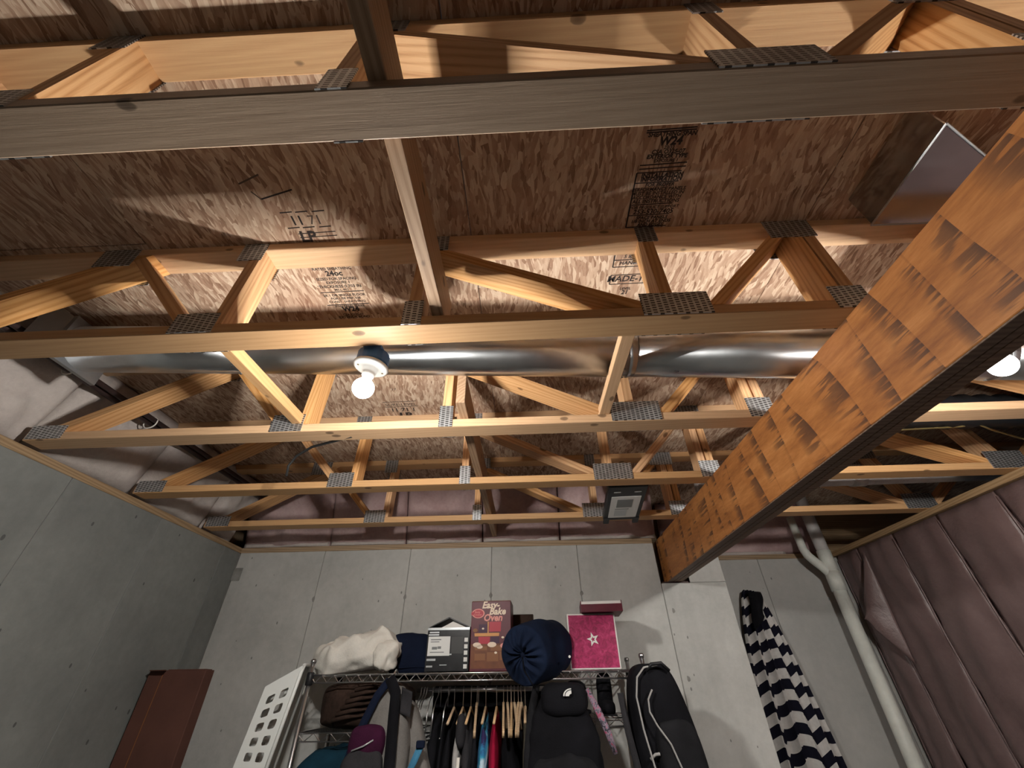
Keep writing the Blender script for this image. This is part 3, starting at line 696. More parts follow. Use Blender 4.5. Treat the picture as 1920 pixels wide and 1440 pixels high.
# ------------------------------------------------------------------ wire rack
RX0, RX1, RY0, RY1 = -1.22, .60, 2.70, 3.13
ZS = CZ+.058       # top of the upper shelf
rk = thing('wire_rack', 'wide chrome wire shelving rack against the concrete wall', 'rack', (-.31, 2.92, 0))
O = Vector((-.31, 2.92, 0))
for x in (RX0, RX1):
    for y in (RY0, RY1):
        ps = MB().tube([Vector((x, y, .0))-O, Vector((x, y, ZS+.055))-O], .0125, 14).build('post', 'chrome', rk, True)
        MB().lathe([(.010, 0), (.015, .002), (.015, .016), (.010, .022)], 14, Matrix.Translation(Vector((x, y, ZS+.053))-O)).build('cap', 'chromed', ps, True)
        MB().lathe([(.016, -.035), (.019, -.03), (.019, .02), (.016, .024)], 14, Matrix.Translation(Vector((x, y, ZS-.01))-O)).build('sleeve', 'blackp', ps, True)
def shelf(zt, mat):
    s = MB()
    for y in (RY0, RY1):
        s.tube([Vector((RX0, y, zt))-O, Vector((RX1, y, zt))-O], .0035, 6); s.tube([Vector((RX0, y, zt-.033))-O, Vector((RX1, y, zt-.033))-O], .0035, 6)
    for x in (RX0, RX1):
        s.tube([Vector((x, RY0, zt))-O, Vector((x, RY1, zt))-O], .0035, 6); s.tube([Vector((x, RY0, zt-.033))-O, Vector((x, RY1, zt-.033))-O], .0035, 6)
    fr = s.build('shelf_frame', mat, rk, True)
    n = 56
    for y in (RY0, RY1):
        MB().tube([Vector((RX0+(RX1-RX0)*i/n, y, zt-(.033 if i % 2 else 0)))-O for i in range(n+1)], .0034, 5).build('zigzag_wire', mat, fr)
    m = MB()
    for i in range(1, 60):
        x = RX0+(RX1-RX0)*i/60
        m.tube([Vector((x, RY0, zt+.002))-O, Vector((x, RY1, zt+.002))-O], .0018, 4)
    for y in (RY0+.12, RY0+.3): m.tube([Vector((RX0, y, zt-.002))-O, Vector((RX1, y, zt-.002))-O], .003, 5)
    m.build('deck_wires', mat, fr)['kind'] = 'stuff'
shelf(ZS, 'chrome')
Z2 = CZ-.185
def shelf2(x0, x1, zt):
    s = MB()
    for y in (RY0, RY1):
        for dzz in (0, -.033): s.tube([Vector((x0, y, zt+dzz))-O, Vector((x1, y, zt+dzz))-O], .0035, 6)
    for x in (x0, x1):
        s.tube([Vector((x, RY0, zt))-O, Vector((x, RY1, zt))-O], .0035, 6)
    fr = s.build('shelf_frame', 'chromed', rk, True)
    n = max(6, int((x1-x0)/.045)); n += n % 2
    MB().tube([Vector((x0+(x1-x0)*i/n, RY0, zt-(.033 if i % 2 else 0)))-O for i in range(n+1)], .0026, 5).build('zigzag_wire', 'chromed', fr)
    m = MB()
    for i in range(1, int((x1-x0)/.028)):
        x = x0+.028*i; m.tube([Vector((x, RY0, zt+.002))-O, Vector((x, RY1, zt+.002))-O], .0018, 4)
    m.build('deck_wires', 'chromed', fr)['kind'] = 'stuff'
shelf2(RX0, -.62, Z2); shelf2(.16, RX1, Z2-.0+.045)
MB().tube([Vector((-.66, 2.88, ZS-.075))-O, Vector((.14, 2.88, ZS-.075))-O], .011, 12).build('hanging_rail', 'chromed', rk, True)

# ------------------------------------------------------------------ things on the top shelf
ZI = ZS+.006
# white bundle
wbn = thing('blanket_bundle', 'rolled white cotton blanket on the shelf beside the navy bundle', 'blanket', (-1.03, 2.86, ZI))
def cloth(p):
    w_ = max(0, min(1, (p.z+.06)/.1))
    p.z += w_*(.016*math.sin(26*p.x+10*p.y+3*nz(p, 7))+.010*math.sin(47*p.x-19*p.y))
    p.y += -.014*math.sin(30*p.x+18*p.z+4*nz(p, 6, 2)) if p.y < 0 else 0
    if p.z < -.085: p.z = -.085+(p.z+.085)*.2
    p.z += .03*(p.x/.25)
    return p
blob((0, 0, .098), (.245, .125, .105), (.75, .75), .030, 9, 3, 90, 50, fn=cloth).build('folded_blanket', 'white', wbn, True)
blob((.19, -.10, .075), (.075, .06, .07), (.8, .8), .028, 14, 8, 36, 24).build('bunched_corner', 'white', wbn, True)
nv_ = thing('navy_bundle', 'folded navy cotton bedding between the white blanket and black carton', 'bedding', (-.735, 2.99, ZI))
blob((0, 0, .092), (.135, .12, .112), (.4, .45), .012, 6, 5, 48, 26).build('folded_bedding', 'navyc', nv_, True)
MB().tube([(-.12, -.118, .03), (-.04, -.122, .026), (.05, -.121, .03), (.12, -.115, .027)], .004, 6).build('hem', 'navyc', nv_, True)
# black carton
bc = thing('black_carton', 'glossy black carton with white address label and flaps open', 'box', (-.477, 2.735, ZI))
bw, bh, bd = .122, .212, .26
m = MB()
for a in ((-bw, bw, 0, .003, 0, bh), (-bw, bw, bd-.003, bd, 0, bh), (-bw, -bw+.003, .003, bd-.003, 0, bh), (bw-.003, bw, .003, bd-.003, 0, bh), (-bw, bw, 0, bd, 0, .003)): m.box(*a)
car = m.build('carton', 'boxblk', bc)
MB().prism([(-bw-.005, bh), (-.005, bh+.055), (-.0, bh+.05), (-bw, bh-.003)], .01, bd-.02, 1).build('flap', 'boxblk', bc)
MB().prism([(bw, bh), (-.005, bh+.05), (-.002, bh+.055), (bw+.004, bh+.003)], .01, bd-.02, 1).build('flap', 'boxblk', bc)
MB().prism([(-.05, bh), (.10, bh), (.02, bh+.032)], .014, .017, 1).build('inner_flap', 'cardin', bc)
MB().box(-bw, bw, -.0008, 0, bh-.012, bh).build('silver_edge', 'silver', car)
lab = MB().box(-bw+.008, .012, -.0016, 0, .075, .168).build('address_label', 'sticker', car)
for q in ((-.10, -.04, .15, .155), (-.10, -.05, .14, .144), (-.09, -.06, .105, .118), (-.058, -.038, .108, .12), (-.10, -.02, .09, .094)): MB().box(q[0], q[1], -.0022, -.0016, q[2], q[3]).build('print', 'greyp', lab)
MB().box(.02, .088, -.0008, 0, .085, .165).build('print', 'darkp', car)
for z in (.014, .046, .078, .108, .14): MB().box(.094, .114, -.0012, 0, z, z+.02).build('picture', 'sticker', car)
for q in ((-.115, -.065, .052, .062), (-.11, -.055, .185, .192), (-.115, -.055, .165+.008, .18), (.012, .024, .078, .084), (-.04, .0, .03, .034), (-.115, -.08, .022, .03)): MB().box(q[0], q[1], -.0012, 0, q[2], q[3]).build('print', 'silver', car)
# toy oven box
ob = thing('toy_oven_box', 'tall maroon toy oven box with pink lettering on the shelf', 'box', (-.232, 2.735, ZI)); ob.rotation_euler = (0, 0, math.radians(-2))
ow, oh = .117, .345
obx = MB().box(-ow, ow, 0, .20, 0, oh).build('carton', 'maroon', ob, bevel=.002)
MB().box(-ow+.004, ow-.002, -.001, 0, .012, .128).build('photo_table', 'brownp', obx)
MB().box(-ow+.003, ow+.0, .0, .20, oh, oh+.002).build('worn_top', 'brownl', obx)
for q in ((.098, .116, -.09, -.02), (.094, .12, .0, .095), (.05, .082, -.09, -.03), (.045, .088, -.02, .045), (.05, .09, .052, .105)): MB().box(q[2], q[3], -.0016, -.001, q[0]-.0, q[1]).build('picture', 'brownl', obx)
def flat(poly, mat, y=-.001, name='picture', par=None, d=.001): return MB().prism(poly, y-d, y, 1).build(name, mat, par or obx)
flat([(-.093, .165), (.048, .165), (.050, .181), (-.095, .181)], 'orangep')
flat([(-.07, .181), (-.012, .181), (-.012, .225), (-.07, .225)], 'purplep'); flat([(-.019, .181), (-.012, .181), (-.012, .238), (-.019, .238)], 'orangep', -.002)
flat([(-.009, .187), (.058, .187), (.061, .237), (-.009, .237)], 'redp', -.0022)
flat([(-.068, .128), (-.006, .128), (-.003, .163), (-.071, .163)], 'redp'); flat([(.0, .13), (.05, .13), (.05, .163), (.0, .163)], 'purplep')
for x, z, r in ((-.078, .124, .024), (-.062, .114, .018), (.008, .124, .026), (.082, .118, .028)): flat([(x+r*math.cos(a*math.pi/5), z+.5*r*math.sin(a*math.pi/5)) for a in range(10)], 'creamp' if x < .07 else 'pinkp', -.0022)
for x, z, r in ((-.09, .195, .014), (-.045, .203, .007), (.070, .158, .008), (.03, .085, .008)): flat([(x+r*math.cos(a*math.pi/5), z+.7*r*math.sin(a*math.pi/5)) for a in range(10)], 'creamp' if r < .01 else 'brownl', -.0032)
for rr, mt, yv in ((1.0, 'pinkp', -.001), (.82, 'redp', -.002)):
    flat([(-.076+.038*rr*math.cos(a*math.pi/9), .281+.025*rr*math.sin(a*math.pi/9)) for a in range(18)], mt, yv, 'spoon_logo'); flat([(-.117, .281-.009*rr), (-.1, .281-.009*rr), (-.1, .281+.009*rr), (-.117, .281+.009*rr)], mt, yv, 'spoon_logo')
text('Betty', .015, 'pinkp', obx, mface(-.096, -.0032, .283)); text('Crocker', .014, 'pinkp', obx, mface(-.103, -.0032, .270))
text('Easy-', .050, 'creamp', obx, mface(-.055, -.0022, .308), shear=.28, bold=.0016)
text('Bake', .050, 'creamp', obx, mface(-.012, -.0022, .274), shear=.28, bold=.0016)
text('Oven', .050, 'pinkp', obx, mface(-.045, -.0022, .2415), shear=.2, bold=.0016)
# dark box behind it
tag(MB().box(-.13, .02, 2.96, 3.12, ZI, ZI+.30).build('brown_carton', 'brownf', bevel=.004), 'plain dark brown carton standing behind the toy oven box', 'box')
# magenta box and lid
mg = thing('magenta_box', 'magenta box with white rim and star standing on the shelf', 'box', (.355, 2.76, ZI)); mg.rotation_euler = (math.radians(0), 0, math.radians(-1))
MB().box(-.14, .14, 0, .10, 0, .272).build('carton', 'cardin', mg, bevel=.003)
fc = MB().box(-.132, .132, -.003, 0, .008, .264).build('lid_panel', 'magenta', mg)
st = []
for i in range(10):
    a = math.pi/2+.25+i*math.pi/5; r = .036 if i % 2 == 0 else .015
    st.append((r*math.cos(a), .142+r*math.sin(a)))
so = MB(); inn = []
for i in range(10):
    a = math.pi/2+.25+i*math.pi/5; r = .014 if i % 2 == 0 else .0062
    inn.append((r*math.cos(a), .142+r*math.sin(a)))
vs = [(x, -.006, z) for x, z in st]+[(x, -.006, z) for x, z in inn]
so.add(vs, [(i, (i+1) % 10, 10+(i+1) % 10, 10+i) for i in range(10)]).build('star', 'cardin', fc, solid=.002)
ld = thing('open_box_lid', 'shallow maroon box tray with white inside resting on the magenta box', 'box', (.425, 2.80, ZI+.274)); ld.rotation_euler = (0, 0, math.radians(-4))
MB().box(-.12, .12, -.10, .15, 0, .004).build('tray_bottom', 'maroon', ld)
for q, nm in (((-.12, .12, -.10, -.096, .004, .040), 'front_side'), ((-.12, .12, .146, .15, .004, .058), 'back_side'), ((-.12, -.116, -.096, .146, .004, .058), 'end_side'), ((.116, .12, -.096, .146, .004, .058), 'end_side')):
    MB().box(*q).build(nm, 'maroon', ld)
MB().box(-.115, .115, -.0955, .145, .020, .055).build('white_lining', 'cardin', ld)

# ------------------------------------------------------------------ laundry basket hung on the rack end
bk = thing('laundry_basket', 'white plastic laundry basket with square holes hung on the rack end', 'basket', (-1.285, 2.66, CZ+.09))
bk.rotation_euler = (math.radians(2), math.radians(8), math.radians(20))
def perf(corners, nu, nv, mg, name, hole=.62, skip=()):
    """lattice between four corners (u along 0-1, v along 0-3) with a hole in every cell"""
    a, b, c, d = [Vector(p) for p in corners]
    P = lambda u, v: (a*(1-u)+b*u)*(1-v)+(d*(1-u)+c*u)*v
    m = MB(); us = [0]+[mg[0]+(1-2*mg[0])*i/nu for i in range(nu+1)]+[1]; vs = [0]+[mg[1]+(1-mg[1]-mg[2])*j/nv for j in range(nv+1)]+[1]
    for i in range(len(us)-1):
        for j in range(len(vs)-1):
            u0, u1, v0, v1 = us[i], us[i+1], vs[j], vs[j+1]
            if 0 < i < len(us)-2 and 0 < j < len(vs)-2:
                hu, hv = (u1-u0)*(1-hole)/2, (v1-v0)*(1-hole)/2
                q = [P(u0, v0), P(u1, v0), P(u1, v1), P(u0, v1)]; r = []
                for k in range(12):
                    an = 2*math.pi*(k+.5)/12; cx = abs(math.cos(an))**.4*math.copysign(1, math.cos(an)); cy = abs(math.sin(an))**.4*math.copysign(1, math.sin(an))
                    r.append(P((u0+u1)/2+cx*((u1-u0)/2-hu), (v0+v1)/2+cy*((v1-v0)/2-hv)))
                m.add(q+r, [(2, 4+2, 4+1, 4+0, 1)[::-1] if False else (1, 2, 4+1, 4+0), (2, 4+2, 4+1), (2, 3, 4+4, 4+3, 4+2)[:5], (3, 4+5, 4+4), (3, 0, 4+7, 4+6, 4+5)[:5], (0, 4+8, 4+7), (0, 1, 4+10, 4+9, 4+8)[:5], (1, 4+11, 4+10), (1, 4+0, 4+11)])
            else: m.add([P(u0, v0), P(u1, v0), P(u1, v1), P(u0, v1)], [(0, 1, 2, 3)])
    return m.build(name, 'basket', bk, solid=.003, fix=False)
# local: opening towards +x at x=.05, base at x=-.19, long axis down -z, width along y
T0, B0 = .045, -.10
o_ = dict(y0=-.19, y1=.19, z0=-.60, z1=.02); i_ = dict(y0=-.14, y1=.14, z0=-.55, z1=-.09)
perf([(T0, o_['y0'], o_['z1']), (B0, i_['y0'], i_['z1']), (B0, i_['y0'], i_['z0']), (T0, o_['y0'], o_['z0'])], 2, 8, (.14, .10, .06), 'long_side', .6)
perf([(T0, o_['y1'], o_['z1']), (B0, i_['y1'], i_['z1']), (B0, i_['y1'], i_['z0']), (T0, o_['y1'], o_['z0'])], 2, 8, (.14, .10, .06), 'long_side', .6)
perf([(T0, o_['y0'], o_['z1']), (T0, o_['y1'], o_['z1']), (B0, i_['y1'], i_['z1']), (B0, i_['y0'], i_['z1'])], 4, 2, (.12, .3, .1), 'end_side', .55)
perf([(T0, o_['y0'], o_['z0']), (T0, o_['y1'], o_['z0']), (B0, i_['y1'], i_['z0']), (B0, i_['y0'], i_['z0'])], 4, 2, (.12, .3, .1), 'end_side', .55)
perf([(B0, i_['y0'], i_['z1']), (B0, i_['y1'], i_['z1']), (B0, i_['y1'], i_['z0']), (B0, i_['y0'], i_['z0'])], 4, 9, (.08, .05, .05), 'base', .6)
rim = [(T0, o_['y0'], o_['z0']), (T0, o_['y0'], o_['z1']-.03), (T0, o_['y0']+.03, o_['z1']), (T0, o_['y1']-.03, o_['z1']), (T0, o_['y1'], o_['z1']-.03), (T0, o_['y1'], o_['z0'])]
MB().tube(rim, .009, 8, closed=True).build('rim', 'basket', bk, True)
# ------------------------------------------------------------------ soft things in and on the rack
brn = thing('brown_blanket', 'dark brown folded blanket on the lower shelf behind the white basket', 'blanket', (-.95, 2.93, Z2+.006))
blob((.0, 0, .103), (.245, .17, .106), (.5, .5), .02, 8, 12, 54, 30).build('folded_blanket', 'brownf', brn, True)
for i in range(6):
    z = .03+.026*i
    MB().tube([(-.13+.02*i, -.13, z-.015), (-.12+.02*i, -.182, z+.012), (-.04+.02*i, -.186, z+.026), (.05+.015*i, -.18, z+.03)], [.004, .011, .010, .003], 8).build('fold', 'brownf', brn, True)
tl = thing('teal_bag', 'rounded teal nylon bag below the brown blanket', 'bag', (-.98, 2.86, Z2-.42))
blob((0, 0, .17), (.25, .20, .195), (.7, .65), .022, 9, 21, 54, 32).build('bag_body', 'teal', tl, True)
MB().tube([(-.1, -.19, .2), (-.02, -.215, .26), (.1, -.2, .22)], .006, 6).build('zip', 'navy', tl, True)

# grey and purple backpack hung by its strap on the rack front
gb = thing('grey_backpack', 'grey canvas backpack with purple panel and dark straps hung on the rack', 'backpack', (-.725, 2.55, CZ-.5))
def gsh(p):
    t = (p.z/.30+1)/2
    p.x *= .72+.5*(1-t)-.22*max(0, t-.6); p.x += -.035*(1-t)+.02; return p
blob((0, .04, .20), (.135, .085, .30), (.7, .55), .02, 7, 31, 54, 44, fn=gsh).build('main_body', 'grey', gb, True)
blob((-.065, -.035, .285), (.085, .055, .075), (.7, .6), .012, 10, 33, 36, 24).build('purple_panel', 'purple', gb, True)
blob((-.06, -.05, .12), (.10, .055, .15), (.65, .55), .016, 10, 34, 40, 30).build('front_pocket', 'dgrey', gb, True)
blob((.175, .10, .15), (.055, .06, .30), (.7, .6), .015, 8, 35, 30, 30, fn=lambda p: Vector((p.x+.10*(-p.z/.3), p.y, p.z))).build('hanging_flap', 'grey', gb, True)
def strap(path, w_, mat, par, name='strap', th=.006, side=Vector((1, 0, 0))):
    P = [Vector(p) for p in path]; m = MB(); n = len(P); vs = []
    for i, p in enumerate(P):
        t = (P[min(i+1, n-1)]-P[max(i-1, 0)]).normalized(); sd = side-t*side.dot(t); sd.normalize(); nn = t.cross(sd)
        ww = w_[i] if isinstance(w_, (list, tuple)) else w_
        vs += [p-sd*ww/2-nn*th/2, p+sd*ww/2-nn*th/2, p+sd*ww/2+nn*th/2, p-sd*ww/2+nn*th/2]
    fs = [(0, 1, 2, 3), (4*n-4, 4*n-1, 4*n-2, 4*n-3)]
    for i in range(n-1):
        for j in range(4): fs.append((4*i+j, 4*i+(j+1) % 4, 4*i+4+(j+1) % 4, 4*i+4+j))
    return m.add(vs, fs).build(name, mat, par, True)
strap([(0, -.03, .53), (-.045, -.045, .47), (-.085, -.05, .38), (-.13, -.06, .26), (-.165, -.06, .12), (-.17, -.06, -.02)], .036, 'navyc', gb)
strap([(0, -.03, .54), (.045, -.05, .48), (.055, -.07, .38), (.065, -.085, .26), (.07, -.085, .12), (.05, -.08, -.06)], .05, 'black', gb)
strap([(.185, -.005, .275), (.16, -.012, .22), (.125, -.02, .155)], [.03, .03, .018], 'sky', gb, 'blue_tab')
MB().box(.165, .205, -.022, -.002, .268, .295).build('buckle', 'navyc', gb, bevel=.003)
MB().box(-.085, -.063, -.112, -.104, .182, .20).build('blue_tag', 'sky', gb, bevel=.002)
MB().tube([(-.115, -.092, .268), (-.06, -.1, .285), (-.02, -.092, .305)], .0035, 6).build('zip', 'silver', gb, True)
MB().grid(lambda u, v: Vector((.07+.055*u, -.035+.01*math.sin(3*v), .50-.10*v-.02*u)), 6, 8).build('collar_panel', 'dgrey', gb, True, solid=.006)
for i in range(3):
    blob((-.11+.065*i, -.095, .10+.02*(i % 2)), (.022, .02, .05), (.8, .7), .006, 16, 40+i, 20, 16).build('mesh_gusset', 'lgrey', gb, True)
hk = thing('chrome_hook', 'shiny chrome hook on the shelf edge above the grey backpack', 'hook', (-.735, 2.66, ZS-.05))
MB().tube([(0, .03, .055), (0, .0, .066), (0, -.03, .05), (0, -.035, .0), (0, -.05, -.03), (0, -.075, -.02), (0, -.08, .01)], .006, 10).build('hook_wire', 'chrome', hk, True)
MB().box(-.018, .018, -.04, -.03, -.02, .03).build('clip', 'chrome', hk, bevel=.002)

# navy stuff sack on the shelf edge over the black backpack
sk = thing('stuff_sack', 'round navy nylon stuff sack with gathered end beside the magenta box', 'bag', (.03, 2.66, ZI+.028))
sk.rotation_euler = (math.radians(10), 0, math.radians(-32))
def gath(p):
    r_ = math.hypot(p.x, p.z); a = math.atan2(p.z, p.x)
    if p.y < 0:
        p.y += (-.012*math.cos(13*a+1.3*math.sin(3*a))-.006*math.cos(22*a))*min(1, max(0, (.13-r_)/.05))*min(1, r_/.02)
        p.y += .05*max(0, 1-r_/.05)
    return p
def sackf(u, v):
    a = 2*math.pi*u
    if v < .5: r_ = .135*(v/.5); y = -.13-.04*math.cos(math.pi*min(1, r_/.135)/2)
    else: r_ = .135*(1+.06*math.sin((v-.5)*2*math.pi)); y = -.13+.30*(v-.5)/.5
    p = Vector((r_*math.cos(a)*1.02, y, r_*math.sin(a)*1.02))
    p += Vector((math.cos(a), 0, math.sin(a)))*nz(p, 9, 55)*.012*min(1, r_/.05)
    return gath(p)+Vector((0, 0, .06))
m = MB().grid(sackf, 90, 44, True); m.f.append(tuple(range(44*90, 45*90))); m.f.append(tuple(range(89, -1, -1)))
m.build('sack_body', 'navy', sk, True)
blob((0, -.125, .06), (.018, .02, .018), (1, 1), .006, 30, 2, 20, 14).build('drawcord_knot', 'navyc', sk, True)
MB().tube([(.0, -.14, .05), (.02, -.17, .0), (.05, -.165, -.05), (.06, -.15, -.08)], .003, 6).build('drawcord', 'black', sk, True)

# black backpack hung in front
b1 = thing('black_backpack', 'large black backpack with small white emblem hanging below the navy sack', 'backpack', (.12, 2.53, CZ-.62))
def bsh(p):
    t = min(1, max(0, (p.z/.36+1)/2))
    p.x *= .80+.35*(1-t)**.8-.35*max(0, t-.72)/.28*.8; p.x += .02*(t-.5); p.y *= 1-.25*t
    return p
blob((.01, .06, .27), (.185, .11, .345), (.6, .55), .022, 8, 61, 70, 60, fn=bsh).build('main_body', 'black', b1, True)
blob((.015, .0, .17), (.16, .09, .19), (.55, .5), .016, 10, 62, 60, 40).build('front_pocket', 'black2', b1, True)
blob((.035, .03, .56), (.115, .08, .07), (.65, .6), .008, 8, 63, 40, 24).build('top_lid', 'black', b1, True)
MB().tube([(-.10, -.085, .27), (0, -.097, .285), (.10, -.09, .27), (.16, -.06, .22)], .004, 6).build('zip', 'blackp', b1, True)
MB().tube([(-.05, -.094, .16), (.0, -.102, .175), (.05, -.096, .165), (.055, -.1, .15)], .004, 6).build('zip_pull', 'silver', b1, True)
strap([(.15, .03, .60), (.19, .0, .52), (.225, -.01, .44), (.25, -.005, .36)], [.02, .03, .03, .02], 'floral', b1, 'floral_strap')
strap([(.23, -.0, .12), (.27, -.03, .07), (.29, -.03, -.02)], .05, 'floral', b1, 'floral_strap')
strap([(-.10, .05, .62), (-.135, .02, .5), (-.155, .0, .36), (-.165, -.01, .2)], .035, 'black2', b1)
em = MB()
E0 = Vector((.045, -.062, .575))
for r0, r1 in ((.012, .030), (.034, .040)):
    q = [(-(r1)*math.cos(a*math.pi/20), r1*math.sin(a*math.pi/20)) for a in range(11)]; q2 = [(-(r0)*math.cos(a*math.pi/20), r0*math.sin(a*math.pi/20)) for a in range(10, -1, -1)]
    em.prism([(x+E0.x+.02, z*.75+E0.z) for x, z in q+q2], E0.y-.004, E0.y+.003, 1)
em.build('emblem', 'sticker', b1)
MB().lathe([(.006, 0), (.006, .006)], 12, Matrix.Translation((.075, -.0, .735)) @ Matrix.Rotation(math.pi/2, 4, 'X')).build('cord_lock', 'sticker', b1)

# black rolling backpack at the rack's right end
b2 = thing('trolley_backpack', 'black backpack with grey piping hanging at the rack corner post', 'backpack', (.67, 2.56, CZ-.72))
b2.rotation_euler = (0, math.radians(-5), 0)
def csh(p):
    t = min(1, max(0, (p.z/.42+1)/2))
    k = 1-.30*max(0, t-.55)/.45-.05*(1-t); p.x *= k
    return p
blob((0, .07, .40), (.165, .11, .405), (.5, .42), .006, 6, 71, 56, 54, fn=csh).build('main_body', 'black', b2, True)
blob((.035, -.02, .30), (.105, .07, .28), (.5, .45), .006, 7, 72, 46, 40).build('front_panel', 'black2', b2, True)
MB().tube([(.03, -.045, .795), (-.04, -.045, .79), (-.085, -.05, .755), (-.11, -.055, .68), (-.112, -.062, .56), (-.10, -.068, .42), (-.08, -.07, .26), (-.05, -.07, .08)], .0045, 8).build('piping', 'lgrey', b2, True)
MB().tube([(-.03, -.065, .70), (-.06, -.07, .665), (-.068, -.075, .62), (-.05, -.083, .57), (-.01, -.09, .50), (.02, -.095, .38), (.035, -.095, .22), (.04, -.09, .08)], .0042, 8).build('piping', 'lgrey', b2, True)
strap([(-.17, .03, .70), (-.175, .0, .55), (-.165, -.03, .36), (-.15, -.04, .2), (-.14, -.04, .02)], .03, 'dgrey', b2, 'side_strap')
MB().tube([(-.03, -.035, .775), (.0, -.05, .80), (.05, -.05, .80), (.085, -.035, .765)], .008, 8).build('grab_handle', 'blackp', b2, True)
MB().tube([(.135, -.07, .40), (.15, -.075, .335), (.165, -.07, .40)], .003, 6).build('zip_cord', 'silver', b2, True)
MB().box(.152, .160, -.08, -.072, .26, .30).build('zip_pull', 'silver', b2)
MB().tube([(-.11, -.058, .455), (-.085, -.066, .47), (-.065, -.07, .47)], .006, 8).build('reflective_loop', 'lgrey', b2, True)
# shoes and dark things on the small right shelf
for i, (x, y, h, wd, lb_) in enumerate(((.245, 2.92, .15, .055, 'dark soft hat standing on the small right shelf behind the black backpack'), (.40, 2.84, .17, .045, 'black boot standing on the small right shelf beside the trolley backpack'))):
    t = thing('soft_hat' if i == 0 else 'tall_boot', lb_, 'hat' if i == 0 else 'boot', (x, y, Z2+.05))
    if i == 0:
        blob((0, 0, .075), (.06, .08, .078), (.7, .7), .008, 9, 81, 36, 24).build('crown', 'black', t, True)
        MB().tube([(.068*math.cos(a*math.pi/10), .09*math.sin(a*math.pi/10), .012) for a in range(20)], .009, 8, closed=True).build('brim', 'black', t, True)
    else:
        blob((0, .03, .095), (.042, .045, .09), (.7, .5), .006, 9, 82, 36, 24).build('shaft', 'black', t, True)
        blob((0, -.03, .032), (.038, .085, .034), (.7, .7), .004, 9, 83, 36, 20).build('foot', 'black', t, True)
        MB().box(-.036, .036, -.11, .055, 0, .008).build('sole', 'blackp', t, bevel=.003)
# ------------------------------------------------------------------ hangers and clothes
gc = thing('shade_sheet', 'wide black cover hanging behind the clothes rail', 'filler', (-.24, 3.108, ZS-.80))  # dark sheet added to stand in for the shade inside the rack
MB().grid(lambda u, v: Vector((-.37+.75*u, .008*math.sin(19*u)+.005*math.sin(41*u+2)-.003*math.sin(5*v), .72*v+.012*math.sin(9*u))), 60, 10).build('shade_cloth', 'black', gc, True, solid=.008)
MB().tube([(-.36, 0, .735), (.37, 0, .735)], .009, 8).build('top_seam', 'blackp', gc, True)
RZ = ZS-.075       # rail axis
RYC = 2.88
def hook_wire(parent, mat='chrome', r=.0022, drop=.075):
    MB().tube([(0, .010, .009), (0, .0, .0125), (0, -.012, .008), (0, -.014, -.002), (0, -.004, -.016), (0, 0, -.03), (0, 0, -drop)], r, 6).build('hook', mat, parent, True)
def wood_hanger(x, label, yaw=0, group='empty wooden hangers'):
    t = thing('wooden_hanger', label, 'hanger', (x, RYC, RZ+.002), group); t.rotation_euler = (0, 0, math.radians(yaw))
    hook_wire(t)
    n = 12; vs = []; m = MB(); P = []
    for i in range(-n, n+1):
        s = i/n; P.append((s*.215, -.072-.11*abs(s)**1.25-.0))
    vs = []; fs = []
    for y, z in P:
        for a, b in ((-.006, -.013), (.006, -.013), (.006, .013), (-.006, .013)): vs.append((a, y, z+b))
    for i in range(2*n):
        for j in range(4): fs.append((4*i+j, 4*i+(j+1) % 4, 4*i+4+(j+1) % 4, 4*i+4+j))
    fs += [(0, 1, 2, 3), (8*n, 8*n+3, 8*n+2, 8*n+1)]
    m.add(vs, fs).build('shoulder_bar', 'hanger', t, True, bevel=0)
    return t
def garment(name, x, wd, mat, label, cat, length=.75, seed=0, yaw=0, drop=.09, bar='hanger', half=.21, extra=None, lean=0):
    t = thing(name, label, cat, (x, RYC, RZ+.002)); t.rotation_euler = (0, math.radians(lean), math.radians(yaw))
    hook_wire(t)
    def f(u, v):                                    # u round the section, v from neck to hem
        a = 2*math.pi*u; s = math.sin(a); c = math.cos(a)
        yy_ = half*math.copysign(abs(s)**.55, s)
        top_ = -drop-.30*abs(yy_)-.01
        z = top_-(length)*v**1.1*(1 if v > 0 else 0)
        sp = .35+.65*min(1, v*6)
        xx = wd/2*sp*math.copysign(abs(c)**.8, c)*(1+.12*math.sin(14*yy_/.2+seed))
        xx += .25*wd*nz((0, yy_*2, z*1.5), 3, seed)
        yy_ *= .72+.28*min(1, v*4)+.12*v
        return Vector((xx, yy_-.03*v*nz((seed, z, 0), 2), z))
    m = MB().grid(f, 40, 26, True); m.f.append(tuple(range(39, -1, -1))); m.f.append(tuple(range(26*40, 27*40)))
    m.build('cloth', mat, t, True)
    if bar:
        MB().tube([(0, y, -.082-.30*abs(y)) for y in (-.19, -.1, 0, .1, .19)], .007, 8).build('hanger_bar', bar, t, True)
    if extra: extra(t)
    return t
PX = lambda u, yy_=2.68, v=1330: ony(u, v, yy_).x
garment('black_trousers', PX(812), .08, 'black', 'black garment hung beside the bare chrome hangers', 'clothes', .8, 1, half=.17, bar=None)
garment('black_coat', PX(840), .045, 'black', 'black coat hung left of the pale grey hoodie', 'clothes', .8, 2, bar='hanger')
garment('black_cardigan', PX(827), .032, 'black', 'black cardigan squeezed between the black trousers and black coat', 'clothes', .78, 11, half=.18, bar=None)
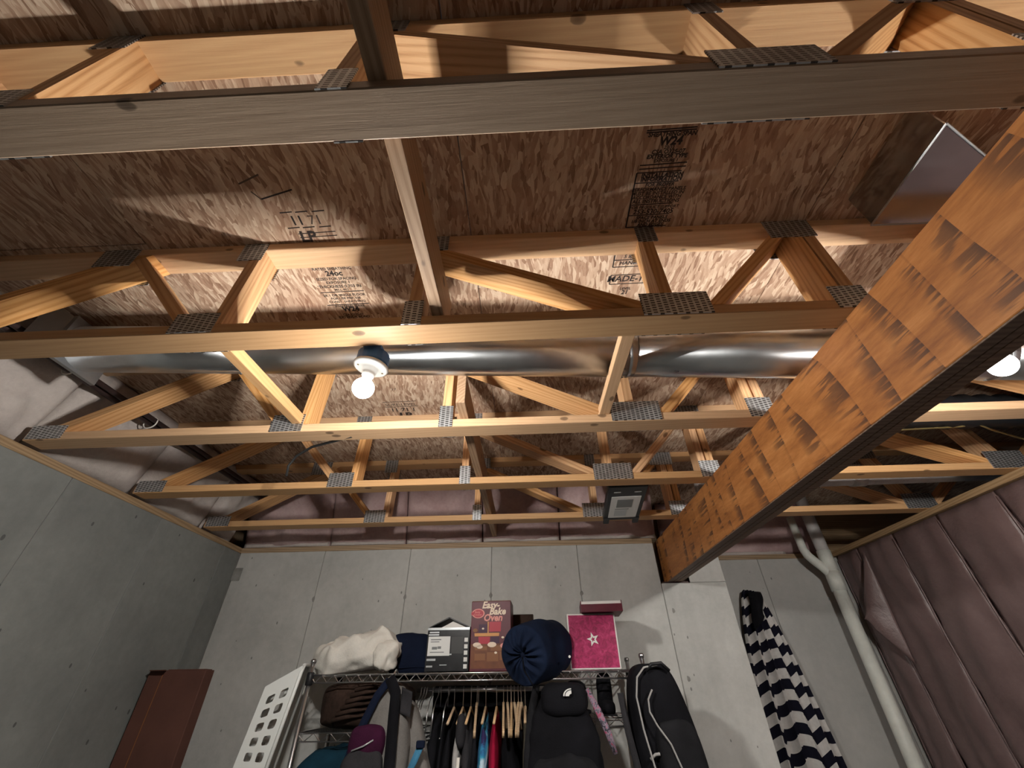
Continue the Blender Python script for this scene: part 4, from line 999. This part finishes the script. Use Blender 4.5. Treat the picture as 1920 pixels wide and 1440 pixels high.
garment('black_skirt', PX(889), .05, 'black', 'black skirt hung between charcoal jacket and tie-dye shirt', 'clothes', .7, 12, half=.16, bar=None)
garment('grey_hoodie', PX(858), .05, 'lgrey', 'pale grey hoodie hung between black coat and charcoal jacket', 'clothes', .62, 3, half=.19, extra=lambda t: blob((.018, -.16, -.17), (.024, .05, .07), (.8, .8), .008, 14, 4, 24, 18).build('hood', 'dgrey', t, True))
garment('charcoal_jacket', PX(874), .06, 'dgrey', 'charcoal jacket with white drawstring hung beside the pale hoodie', 'clothes', .72, 4, lean=0, extra=lambda t: MB().tube([(-.02, -.262, -.26), (-.025, -.275, -.40), (-.03, -.28, -.6)], .008, 8).build('drawstring', 'white', t, True))
garment('tie_dye_shirt', PX(904), .055, 'tiedye', 'blue tie-dye shirt hung beside the crimson shirt', 'clothes', .66, 5, half=.2)
garment('crimson_shirt', PX(926), .055, 'red', 'crimson shirt hung between tie-dye shirt and wooden hangers', 'clothes', .7, 6, half=.2)
garment('black_dress', PX(955), .10, 'black', 'long black dress hung low behind the empty wooden hangers', 'clothes', .75, 7, bar=None, half=.14, drop=.16)
garment('olive_fleece', PX(984), .04, 'olive', 'olive grey fleece hung beside the black backpack', 'clothes', .5, 8, half=.2)
for i, u in enumerate((892-6, 940, 948, 956, 962, 970, 976)):
    wood_hanger(PX(u), 'empty wooden hanger in the bunch beside the crimson shirt' if i else 'empty wooden hanger between charcoal jacket and tie-dye shirt', [4, 3, 5, 2, 6, -2, -4][i], 'empty wooden hangers' if i else None)
for i, u in enumerate((780, 786, 791, 803, 815, 836)):
    t = thing('metal_hanger', 'slim chrome trouser hanger on the rail beside the grey backpack', 'hanger', (PX(u, 2.78), RYC-.10, RZ), 'chrome trouser hangers'); t.rotation_euler = (0, math.radians(i % 3*2), 0)
    MB().tube([(0, .108, .010), (0, .10, .0135), (0, .088, .008), (0, .085, -.02), (0, .02, -.05), (0, -.02, -.09), (0, -.03, -.20)], .0032, 6).build('hook', 'chrome', t, True)
    MB().tube([(-.004, -.03, -.20), (.004, .12, -.19)], .004, 6).build('bar', 'chrome', t, True)
